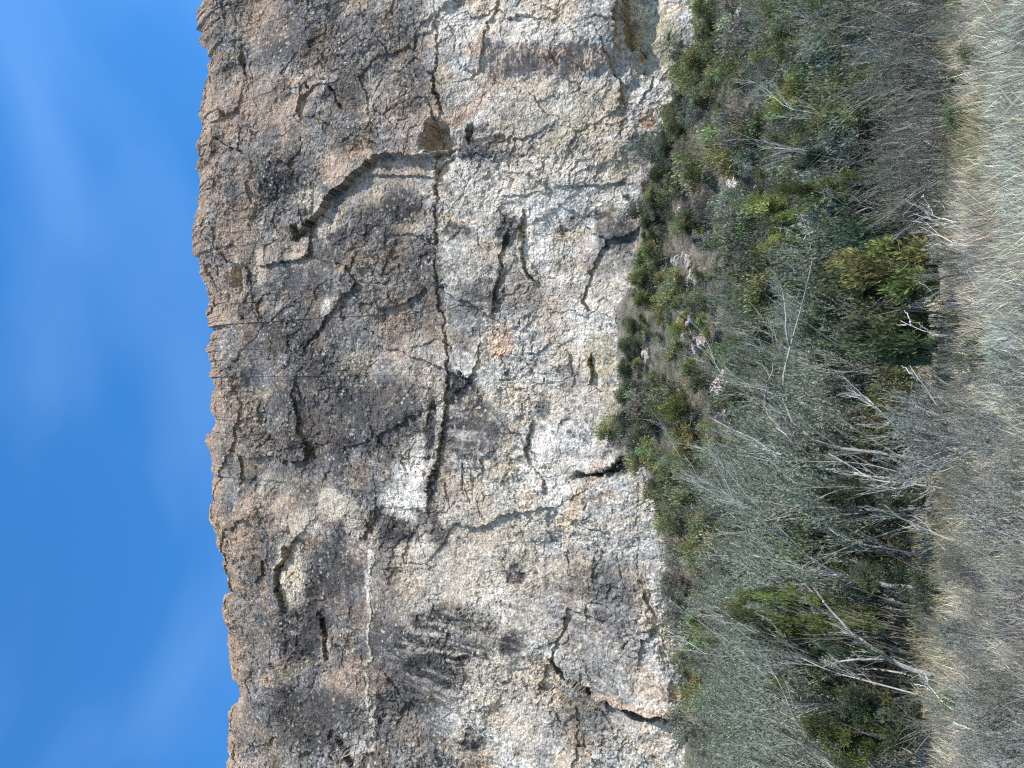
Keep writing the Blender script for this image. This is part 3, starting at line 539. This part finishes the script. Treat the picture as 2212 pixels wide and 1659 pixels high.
mid = [(1800,100,120,110,'OL',36,"large olive juniper above the brown thicket by the photograph's top edge"),(1700,95,80,90,'OL',42,'olive juniper up the slope beside a pinkish rock'),(1760,190,110,90,'YG',37,'pale yellow green juniper next to the large olive one'),(1880,265,150,100,'OL',30,'broad olive juniper beside the front brown bushes'),
 (1865,395,200,55,'VG',25.5,'tall narrow bright green juniper rising from the thicket'),(1850,340,120,50,'DG',31,'dark juniper beside the tall narrow bright green one'),(1745,455,150,95,'YG',33,'yellow green juniper with ragged upright crown on the slope'),(1720,520,90,60,'YG',40,'small yellow green juniper beside the ragged upright one'),(1760,300,100,70,'OL',38,'olive juniper half hidden by pale willow stems'),
 (1650,1335,125,70,'VG',25.5,'vivid green juniper poking up through the grey willows'),(1640,1290,100,60,'VG',26.5,'smaller vivid green juniper beside its vivid neighbour'),(1710,1385,90,60,'DG',25.5,'dark green juniper squeezed between grey willows'),(1850,1590,130,100,'VG',24.2,'bright green juniper among grey willows by the photograph\'s bottom edge'),(1940,1555,120,110,'DG',24,'dark juniper in front of the willows by the photograph\'s bottom edge'),(1760,1470,100,80,'OL',26,'olive juniper behind the long leaning dead trunk'),
 (1810,985,90,70,'DG',28,'dark green juniper at the foot of the forked white trunk'),(1930,1075,140,90,'DG',22.8,'dark green juniper enlarged to stand for the shade of the black hollow'),(1890,560,90,150,'DG',27,'broad dark juniper behind the leafy yellow green bush'),(1880,690,130,140,'DG',27,'wide dark green juniper in the middle of the thicket'),(1840,780,80,70,'DG',27,'dark juniper under the leaning white trunk'),  # juniper at the black hollow is enlarged to stand for its deep shade
 (1970,1250,120,75,'DG',23.5,'dark bushy juniper added to darken the shaded gap behind the bent lichened trunk'),(1560,1080,60,70,'OL',50,'olive juniper on the slope below the black corner of the cliff'),(1520,960,60,90,'YG',56,'yellow green juniper high on the slope below the cliff'),(1500,880,70,80,'YG',60,'broad yellow green juniper just below the cliff foot'),(1470,1010,50,60,'OL',62,'small olive juniper beside the black corner of the cliff'),(1530,640,70,50,'OL',52,'olive juniper among pinkish rocks on the slope'),(1500,700,60,60,'YG',56,'yellow green juniper among pinkish rocks on the slope'),(1600,470,60,60,'OL',48,'olive juniper low on the slope beside pale rocks'),(1520,480,60,60,'OL',60,'olive juniper below the dark streak of the cliff')]  # juniper behind the bent trunk is added in place of a shaded hollow
for k, (a, b, h_, w_, kd, Y, lb) in enumerate(mid): jput(k, kd, a, b, h_, w_, lb, Y)
# the two leafy bushes in front of the thicket
for k, (a, b, h_, w_, base, lb) in enumerate([(1990, 572, 140, 150, (.19, .205, .07), 'leafy yellow green bush standing in front of the dark thicket'), (1980, 708, 125, 140, (.11, .135, .065), 'leafy mid green bush standing beside the yellow green one'), (1960, 752, 60, 60, (.12, .145, .075), 'low green bush under the curved dead branch')]):
    P = at_depth(a, b, 20.4); pr = proto('leafy_bush', *leafy(260 + k, 2.6, 2.3, 12, 9000, .15, .05, base)); pr[0]['x'] = 0; del pr[0]['x']
    H = h_ * .463 * 21.5 * .93 / FPX * 1.1 + P[2] - float(ground(P[0], P[1])); place(pr, P[0], 20.4, w_ * .463 * 20 / FPX / 2.3 * 1.1, k, lb, 'bush', szz=H / 2.6)

# ---------------------------------------------------------------- shrubs and rocks of the slope
shr = [proto('shrub', *leafy(300 + i, 1.5, 1.9, 9, 2200, .11, .04, b_)) for i, b_ in enumerate([(.175, .19, .085), (.20, .21, .08), (.15, .165, .09), (.20, .215, .165), (.17, .19, .14), (.19, .185, .15)])]
for x, y in scatter(290, -38, 38, 41, 77, 1.6, r):
    k = r.integers(0, 3) if (abs(x / y + .02) < .2 and r.uniform() < .75) or r.uniform() < .4 else r.integers(3, 6)
    place(shr[k], x, y, .75 + 1.9 * r.uniform() ** 1.6, r.uniform(0, 6.28), ('olive green' if k < 3 else 'grey green') + ' shrub on the slope below the cliff, ' + side(x, y), 'shrub', ('olive green' if k < 3 else 'grey green') + ' shrubs of the slope, ' + side(x, y))
def rockmesh(seed, res=14):
    rr = np.random.default_rng(seed); u = np.linspace(0, 2 * math.pi, 2 * res, endpoint=False); v = np.linspace(.02, math.pi - .02, res); U, V_ = np.meshgrid(u, v)
    p = np.stack([np.cos(U) * np.sin(V_), np.sin(U) * np.sin(V_), np.cos(V_)], -1).reshape(-1, 3)
    for _ in range(11):
        n = unit(rr.normal(size=3)); d = rr.uniform(.5, .85); s_ = p @ n; p = p - np.maximum(s_ - d, 0)[:, None] * n
    p *= rr.uniform(.75, 1.2, 3); p[:, 2] *= .8; p += .03 * rr.normal(size=p.shape)
    n_, m_ = V_.shape; idx = np.arange(n_ * m_).reshape(n_, m_); nx = np.roll(idx, -1, 1)
    F1 = np.stack([idx[:-1], nx[:-1], nx[1:], idx[1:]], -1).reshape(-1, 4); F1 = F1[:, ::-1]
    base = np.array([(.42, .34, .31), (.46, .41, .36), (.36, .32, .30)][seed % 3])
    return p, F1, np.clip(base * (1 + .2 * rr.normal(size=(len(p), 1))), .05, .7)
rocks = []
for i in range(6):
    V_, F_, c_ = rockmesh(400 + i); rocks.append(mk('boulder', V_, F_, M_boulder, None, c_))
usedr = [False] * 6
spots = [on_ground(a + r.normal() * 8, b + r.normal() * 14) for a, b in [(1600,30)] * 5 + [(1480,470)] * 8 + [(1500,700)] * 8 + [(1480,690)] * 6 + [(1520,740)] * 8 + [(1400,760)] * 6 + [(1390,830)] * 4 + [(1560,830)] * 8 + [(1540,1030)] * 5 + [(1600,400)] * 6 + [(1570,1070)] * 4 + [(1480,560)] * 7 + [(1500,610)] * 7 + [(1560,900)] * 4 + [(1650, 420)] * 4]
for x, y in spots:
    i = int(r.integers(6)); o = rocks[i]
    if usedr[i]: o = o.copy(); col.objects.link(o)
    usedr[i] = True; s_ = r.uniform(.3, .95); o.scale = (s_, s_, s_ * r.uniform(.7, 1)); o.rotation_euler = (r.uniform(-.3, .3), r.uniform(-.3, .3), r.uniform(0, 6.28))
    o.location = (x, y, float(ground(x, y)) + .15 * s_); o['label'] = 'pinkish grey boulder lying between the shrubs of the slope, ' + side(x, y); o['category'] = 'boulder'; o['group'] = 'boulders of the slope, ' + side(x, y)

# ---------------------------------------------------------------- trees and dead branches that stand out
def dead_tree(name, label, cat, Y, paths, wood, r0, k1=5, k2=4, seed=0, lf=.28, taper=.12, leaf=None, K=14, hidden=True, twig=None):
    rr = np.random.default_rng(seed); root = None; segs = []
    for j, (pts, rad) in enumerate(paths):
        px = np.array(pts, float); dpt = Y + np.cumsum(rr.normal(size=len(px)) * .18); dpt[0] = Y
        W_ = np.array([at_depth(a / O_, b / O_, d) for (a, b), d in zip(px, dpt)])
        if j == 0:
            g = float(ground(W_[0, 0], W_[0, 1])) - .1
            if W_[0, 2] > g + .05: W_ = np.concatenate([[[W_[0, 0] - .12 * (W_[0, 2] - g), W_[0, 1], g]], W_])
            root = W_[0].copy()
        s_ = np.concatenate([[0], np.cumsum(np.linalg.norm(np.diff(W_, axis=0), axis=1))]); q_ = np.linspace(0, s_[-1], K)
        P = np.stack([np.interp(q_, s_, W_[:, i]) for i in range(3)], 1); P[1:-1] = .25 * P[:-2] + .5 * P[1:-1] + .25 * P[2:]
        P += rr.normal(size=P.shape) * .012
        segs.append((P, rad * (1 - (1 - taper) * np.linspace(0, 1, K))))
    P = np.stack([s_[0] for s_ in segs]) - root; Rr = np.stack([s_[1] for s_ in segs])
    e = empty(name, root, label=label, category=cat)
    V, F_ = tubes(P[:1], Rr[:1], 7); mk('trunk', V, F_, M_bark, e, cvar(rr, wood, len(V), 1, .12, .02))
    prt = []
    if len(P) > 1: V, F_ = tubes(P[1:], Rr[1:], 6); prt.append((V, F_, cvar(rr, wood, len(V), 1, .12, .02)))
    P1, R1 = kids(rr, P, Rr, k1, .25, lf, .7, .35, .45, lean=(.15, 0), rmin=.008); prt.append(tubes(P1, R1, 4) + (tubecol(rr, twig or wood, P1, 4),))
    P2, R2 = kids(rr, P1, R1, k2, .2, .6, .6, .25, .7, K=4, lean=(.15, 0), rmin=.005); prt.append(tubes(P2, R2, 3) + (tubecol(rr, twig or wood, P2, 3, .3),))
    V, F_, c_ = join(prt); mk('branches', V, F_, M_bark, e, c_)
    if leaf: V, F_, c_ = twigleaves(rr, P2, 6, .08, .026, leaf); mk('foliage', V, F_, M_leaf, e, c_)
def Q(x0, y0, *pts): return [(x0 + a / 2.074, y0 + b / 2.074) for a, b in pts]
WH, PG = (.50, .48, .43), (.31, .30, .265)
dead_tree('cottonwood_tree', 'pale forked cottonwood leaning far over, the tallest white trunk of the thicket', 'tree', 25, [
 (Q(2500, 1500, (1420, 510), (1340, 420), (1250, 280), (1170, 180), (1160, 80), (1195, 20)) + Q(2500, 750, (1215, 1500), (1255, 1290), (1330, 1080), (1355, 960), (1400, 800), (1455, 660), (1460, 500), (1465, 380), (1430, 270), (1350, 180)), .065),
 (Q(2500, 750, (1265, 1265), (1235, 1180), (1235, 1000), (1210, 820), (1170, 680), (1080, 620)), .045), (Q(2500, 1500, (1310, 450), (1180, 290), (1060, 230), (1040, 150), (980, 60)) , .05),
 (Q(2500, 1500, (1250, 430), (1150, 360), (1090, 290), (1040, 170)) + Q(2500, 750, (1150, 1400), (1060, 1320), (900, 1230)), .05)], PG, .12, 8, 5, 1, .22, .10, GG)
dead_tree('cottonwood_tree', "pale grey trunk leaning diagonally, the lowest big trunk in the photo", 'tree', 24, [
 (Q(3232, 2224, (750, 860), (600, 810), (520, 740), (380, 650), (300, 600), (200, 510), (120, 420), (30, 310)), .085), (Q(3232, 2224, (540, 770), (380, 770), (200, 780), (80, 810), (0, 840)), .04), (Q(3232, 2224, (130, 430), (0, 370), (-120, 300)), .03), (Q(3232, 2224, (30, 310), (-60, 180), (-160, 60)), .035)], PG, .1, 7, 5, 2, .3, .3, GG)
dead_tree('cottonwood_tree', 'pale lichened trunk bent low beside a dark gap, above the diagonal one', 'tree', 24.5, [
 (Q(3232, 2224, (880, 205), (720, 180), (600, 170), (450, 150), (280, 100), (150, 80), (40, 30), (-80, -60)), .085), (Q(3232, 2224, (560, 165), (480, 90), (380, 20), (200, -60)), .045), (Q(3232, 2224, (450, 150), (300, 40), (120, -60)), .03)], PG, .1, 7, 5, 3, .28, .3, GG)
dead_tree('dead_tree', 'bare white dead bush with looping branch tips at the edge of the pale grass', 'dead tree', 19.5, [
 (Q(3232, 750, (1400, 262), (1100, 258), (1020, 245), (900, 205), (800, 145), (720, 90), (650, 80), (640, 45), (690, 35)), .017), (Q(3232, 750, (1480, 268), (1150, 283), (950, 268), (850, 215), (760, 190)), .013), (Q(3232, 750, (1350, 300), (1150, 308), (1000, 290), (850, 262), (740, 255)), .014), (Q(3232, 750, (1110, 250), (1040, 170), (980, 110), (920, 75)), .010), (Q(3232, 750, (920, 200), (870, 100), (830, 45)), .010)], WH, .03, 6, 4, 4, .2, .3)
dead_tree('dead_tree', 'bare white dead bush with swept branches below the looping one', 'dead tree', 19.2, [
 (Q(3232, 750, (1500, 478), (1300, 470), (1180, 455), (1050, 420), (950, 345), (850, 345), (720, 350)), .016), (Q(3232, 750, (1050, 428), (920, 440), (850, 462)), .010), (Q(3232, 750, (1010, 492), (900, 490), (820, 483)), .012)], WH, .03, 7, 4, 5, .22, .3)
dead_tree('dead_tree', 'single slender white dead stem with forked tip, in front of the mid green bush', 'dead tree', 18.5, [
 (Q(3232, 750, (1380, 1235), (1220, 1205), (1050, 1190), (930, 1182), (850, 1150), (750, 1105), (650, 1062)), .017), (Q(3232, 750, (745, 1105), (720, 1040), (690, 985)), .014), (Q(3232, 750, (880, 1160), (800, 1085), (740, 1080)), .012), (Q(3232, 750, (700, 1097), (630, 1100)), .010)], WH, .03, 1, 2, 6, .12, .35)
dead_tree('dead_branch', 'curved pale dead branch arching under the low green bush', 'dead branch', 20.8, [
 (Q(3232, 750, (850, 1350), (780, 1362), (680, 1375), (600, 1395), (540, 1408), (490, 1402), (440, 1365), (380, 1302), (290, 1315)), .028)], (.56, .53, .46), .05, 1, 2, 7, .1, .5)
dead_tree('dead_branch', 'thin pale dead stick slanting up before the black hollow, beside the mid green bush', 'dead branch', 19, [
 (Q(3232, 750, (1020, 915), (960, 870), (880, 810), (800, 745)), .014)], WH, .02, 1, 2, 8, .1, .5)
dead_tree('dead_branch', 'nearly upright pale stick between the two leafy bushes', 'dead branch', 20.2, [
 (Q(3232, 750, (1060, 930), (930, 958), (820, 958), (700, 945)), .014)], (.5, .46, .38), .02, 2, 2, 9, .1, .5)
dead_tree('dead_branch', 'bent thin dead stem rising out of the yellowish grass clump', 'dead branch', 18.6, [
 (Q(3232, 1500, (1045, 390), (1020, 290), (950, 200), (890, 110), (830, 10)) + Q(3232, 750, (770, 1500), (730, 1430)), .014), (Q(3232, 750, (820, 1560), (740, 1500), (660, 1430)), .014)], WH, .02, 1, 2, 10, .1, .4)
dead_tree('dead_tree', 'slim forked white sapling standing before the lowest dark hollow', 'dead tree', 18.5, [
 (Q(3232, 2224, (1060, 1180), (1000, 1110), (910, 1035), (860, 960), (800, 870), (740, 790)), .020), (Q(3232, 2224, (905, 1030), (840, 990), (765, 975)), .013), (Q(3232, 2224, (870, 960), (850, 880)), .008)], WH, .02, 2, 2, 11, .12, .4)
dead_tree('dead_branch', 'long straight white stick in the grey grass by the lower right corner', 'dead branch', 14.5, [
 (Q(3232, 2224, (1640, 1520), (1500, 1440), (1380, 1390), (1200, 1335), (1080, 1290)), .015)], WH, .02, 2, 2, 12, .1, .5)
dead_tree('dead_branch', "white branching stick lying in the pale grass nearer the photograph's top edge", 'dead branch', 16, [
 (Q(3232, 0, (1680, 1450), (1560, 1370), (1430, 1290)), .016), (Q(3232, 0, (1560, 1380), (1400, 1370), (1280, 1350), (1200, 1290)), .012), (Q(3232, 0, (1640, 1400), (1540, 1330), (1440, 1310)), .008)], WH, .02, 2, 2, 13, .1, .5)
dead_tree('willow_tree', 'forked whitish willow with short twisting limbs in the heart of the thicket', 'tree', 25.5, [
 (Q(2500, 1500, (1460, 700), (1340, 650), (1335, 600), (1290, 510), (1240, 420), (1160, 380)), .05), (Q(2500, 1500, (1335, 640), (1290, 730), (1290, 830)), .045), (Q(2500, 1500, (1290, 740), (1190, 680), (1160, 600), (1000, 490), (800, 400), (600, 290)), .04), (Q(2500, 1500, (1200, 600), (1060, 560), (900, 580)), .03)], WH, .06, 7, 5, 14, .3, .3, GG)
for k, (pts, Y, lb) in enumerate([(Q(2500, 1500, (1700, 1300), (1560, 1200), (1450, 1020), (1370, 900), (1360, 840), (1200, 760)), 24.5, 'long slanting grey willow behind the blue grey twigs'), (Q(2500, 1500, (1640, 1590), (1500, 1500), (1400, 1420), (1250, 1290), (1160, 1140), (1000, 1040), (800, 1030), (640, 760)), 25.5, 'long slanting pale willow crossing the middle of the thicket'), (Q(2500, 1500, (1100, 1180), (1000, 1120), (820, 1050), (740, 920), (600, 800), (400, 620), (180, 515)), 29, 'dark stemmed willow reaching up across the slope'), (Q(2500, 2224, (1640, 880), (1480, 830), (1300, 730), (1140, 660), (960, 540), (780, 430), (640, 330)), 25.5, 'slanting pale willow stem crossing behind the diagonal trunk'), (Q(2500, 2224, (1370, 1400), (1250, 1150), (1190, 980), (1080, 780)), 25, 'upright pale willow stem beside the bright green juniper'), (Q(2500, 2224, (1100, 740), (850, 755), (650, 740), (430, 720), (270, 660)), 28, 'dark stemmed willow spreading before the leaning rock flake'), (Q(2500, 750, (1160, 1420), (1150, 1330), (1130, 1170), (1060, 1040), (940, 920)), 26.5, 'dark curved willow stem beside the forked cottonwood'), (Q(2500, 750, (700, 1560), (560, 1130), (420, 1050), (330, 970)), 36, 'slender pale willow on the slope among pinkish rocks'), (Q(2500, 0, (1640, 1000), (1480, 920), (1340, 890), (1240, 910), (1150, 800), (1060, 710), (900, 640)), 30, 'pale spreading willow between the junipers nearer the top edge'), (Q(2500, 0, (1420, 1240), (1200, 1190), (1000, 1150), (860, 1090), (720, 1050)), 34, 'low pale spreading willow at the edge of the slope, nearer the top edge'), (Q(3232, 0, (1050, 480), (900, 460), (700, 480), (500, 430), (300, 370)), 22, 'pale many twigged willow rising over the brown front bushes'), (Q(3232, 0, (1060, 160), (940, 60), (820, 50), (700, 20)), 22, "pale bare willow at the photograph's top edge above the grass"), (Q(3232, 1500, (700, 440), (520, 290), (420, 170), (330, 110), (200, 10)), 22.5, 'white willow slanting in front of the dark hollow'), (Q(3232, 1500, (1060, 1300), (900, 1240), (700, 1130), (560, 1080), (360, 1010)), 21, 'white arching willow over the grey front bushes'), (Q(3232, 1500, (640, 825), (500, 825), (350, 780), (200, 660), (70, 600)), 21.5, 'white branching dead limb before the black hollow')]):
    wd_ = (.12, .11, .10) if lb.startswith('dark') else PG
    dead_tree('willow_tree', lb, 'tree', Y, [(pts, .028 if Y < 40 else .03)], wd_, .03, 9, 6, 30 + k, .32, .3, GG if k < 10 else None, twig=(.38, .38, .35))

# ---------------------------------------------------------------- labels that single out each plant and rock of a crowd
MARKS = [(1720,720,'the forked cottonwood'),(1930,570,'the leafy yellow green bush'),(1935,700,'the leafy mid green bush'),(1990,460,'the looping dead bush'),(1880,1420,'the diagonal trunk'),(1870,1250,'the bent trunk'),(1850,1075,'the black hollow'),(1790,390,'the narrow bright juniper'),(1600,1330,'the vivid green juniper'),(1740,100,'the large olive juniper'),(1430,1490,'the leaning rock flake'),(1370,1000,"the cliff's black corner"),(1600,30,'the topmost pinkish rock'),(1680,450,'the ragged yellow juniper'),(1500,700,'the pinkish rocks'),(1420,265,"the cliff's orange patch"),(1380,480,"the cliff's dark streak"),(1990,250,'the straw grass edge'),(2080,1500,'the lower right corner')]
def relabel():
    base = {'brown twiggy bushes lining the dry grass': 'brown grey twiggy bush', 'blue grey twiggy bushes before the thicket': 'blue grey twiggy bush', 'pale sagebrush nearest the camera': 'pale wiry sagebrush', 'low twiggy bushes at the grass edge': 'low twiggy bush', 'low leafy bushes at the grass edge': 'low leafy bush', 'tangled twig bushes in the near grass': 'tangled twig bush'}
    cls = {}
    for o in col.objects:
        g = o.get('group'); lb = o.get('label')
        if not g or g.startswith('junipers'): continue
        w_ = base.get(g) or {'grey green willows': 'grey green willow bush', 'brown bare': 'brown bare bush', 'leafy shrubs': 'dull green leafy shrub', 'olive green shrubs': 'olive green slope shrub', 'grey green shrubs': 'grey green slope shrub', 'boulders of': 'pinkish grey boulder'}[next(k for k in ('grey green willows', 'brown bare', 'leafy shrubs', 'olive green shrubs', 'grey green shrubs', 'boulders of') if g.startswith(k))]
        p = np.array(o.location) + [0, 0, .9 * o.scale[2]]; sx, sy = project(p[None]); ox = sx[0] / O_; oy = sy[0] / O_
        m_ = min(MARKS, key=lambda q: math.hypot(q[0] - ox, q[1] - oy)); dx = ox - m_[0]; dy = oy - m_[1]
        d_ = ('to the right of' if dx > 0 else 'to the left of') if abs(dx) > abs(dy) else ('below' if dy > 0 else 'above')
        cls.setdefault((w_, m_[2], d_), []).append((math.hypot(dx, dy), o))
    for (w_, mk_, d_), L_ in cls.items():
        L_.sort(key=lambda q: q[0])
        for k, (_, o) in enumerate(L_):
            n_ = '' if len(L_) == 1 else ('nearest ' if k == 0 else ((ordn + ['%dth' % q for q in range(21, 400)])[k] + ' '))
            o['label'] = (n_ + w_ + ' ' + d_ + ' ' + mk_)
relabel()

# ---------------------------------------------------------------- ground cover and grass
def cover():
    rr = np.random.default_rng(55); n = 19000; y = np.where(rr.uniform(0, 1, n) < .24, rr.uniform(21.5, 37, n), rr.uniform(36, 78.5, n)); x = rr.uniform(-44, 44, n) * (y / 78) ** .7; s_ = rr.uniform(.25, 1.0, n)
    per = 55; k = np.repeat(np.arange(n), per); m_ = len(k); d = unit(rr.normal(size=(m_, 3))); d[:, 2] = np.abs(d[:, 2])
    gz = ground(x, y); p = np.stack([x[k], y[k], gz[k]], 1) + d * (s_[k] * rr.uniform(.3, 1, m_))[:, None] * np.array([1.1, 1.1, .8])
    pal = np.array([(.13, .14, .06), (.17, .17, .14), (.20, .18, .15), (.11, .12, .055), (.15, .17, .13)])[rr.integers(0, 5, n)]
    V, F_ = leaves(p, d + [0, 0, .6] + .5 * rr.normal(size=(m_, 3)), .13 * rr.uniform(.6, 1.4, m_), .04 * rr.uniform(.6, 1.4, m_), rr)
    mk('undergrowth', V, F_, M_leaf, None, np.repeat(np.clip(pal[k] * (1 + .25 * rr.normal(size=(m_, 1))), .02, .7), 4, 0), kind='stuff', label='low scrubby undergrowth carpeting the slope between the shrubs', category='undergrowth')
cover()
def grass():
    rr = np.random.default_rng(66); Vs = []; Fs = []; Cs = []; off = 0
    n = 13500; y = 9.5 + 17 * rr.uniform(0, 1, n) ** .95; x = rr.uniform(-.62, .62, n) * (y + 2.5)
    per = 17; k = np.repeat(np.arange(n), per); m_ = len(k)
    zone = fbm(x, y, 3, 3, 68); far = sstep(16.5, 19.5, y + 2.6 * zone + .10 * x)                      # straw band at the back, grey green in front
    hgt = (.34 + .16 * far + .12 * rr.normal(size=n)).clip(.15, .75); hgt = np.where(y > 20, hgt * 1.1, hgt)
    lf_ = sstep(.5, -3, x) 
    straw, gg, br, yel = np.array([.56, .49, .37]), np.array([.42, .415, .315]), np.array([.26, .235, .205]), np.array([.30, .28, .12])
    cc = gg + (straw - gg) * far[:, None]; cc = cc + (br - cc) * (.85 * sstep(.0, .5, fbm(x, y, 2.2, 3, 69) + .35 * lf_ * (1 - far)))[:, None]; cc = cc + (yel - cc) * (.7 * sstep(0, .4, fbm(x, y, 4, 2, 70)) * (y > 17))[:, None]
    a = rr.uniform(0, 6.2832, m_); ln = hgt[k] * rr.uniform(.5, 1.3, m_); rad = rr.uniform(0, .16, m_)
    b = np.stack([x[k] + rad * np.cos(a), y[k] + rad * np.sin(a), np.zeros(m_)], 1); b[:, 2] = ground(b[:, 0], b[:, 1]) - .02
    D = unit(np.stack([.38 * np.cos(a) + .22 + .35 * vn(x / 2.5, y / 2.5, 81)[k] + .1 * rr.normal(size=m_), .38 * np.sin(a), np.ones(m_)], 1)); bd = np.stack([np.cos(a + 1), np.sin(a + 1), -.3 + 0 * a], 1) * rr.uniform(-.1, .5, m_)[:, None]
    K = 4; t = np.linspace(0, 1, K); P = b[:, None] + (D[:, None] * t[None, :, None] + bd[:, None] * (t ** 2)[None, :, None]) * ln[:, None, None]
    Wd = unit(np.cross(D, rr.normal(size=(m_, 3)))) * (rr.uniform(.0034, .0085, m_) * (.7 + y[k] / 22))[:, None]; tw = np.array([1, .85, .6, .12])
    V = np.stack([P - Wd[:, None] * tw[None, :, None], P + Wd[:, None] * tw[None, :, None]], 2).reshape(-1, 3)
    idx = np.arange(m_ * K * 2).reshape(m_, K, 2); F_ = np.stack([idx[:, :-1, 0], idx[:, :-1, 1], idx[:, 1:, 1], idx[:, 1:, 0]], -1).reshape(-1, 4)
    cc = cc * (1 + .22 * np.clip(fbm(x, y, 1.2, 3, 76), -.8, .8)[:, None] * np.array([1., -.2, -.9])); cc = cc * (1 + .55 * np.clip(fbm(x, y * .5, .9, 3, 75), -.7, .7))[:, None]; cl = np.clip(cc[k] * (1 + .34 * rr.normal(size=(m_, 1))) * (1 + .04 * rr.normal(size=(m_, 3))), .03, .8)
    mk('grass', V, F_, M_grass, None, np.repeat(cl, K * 2, 0), kind='stuff', label='tall dry grass, straw coloured by the thicket and grey green towards the camera', category='grass')
grass()
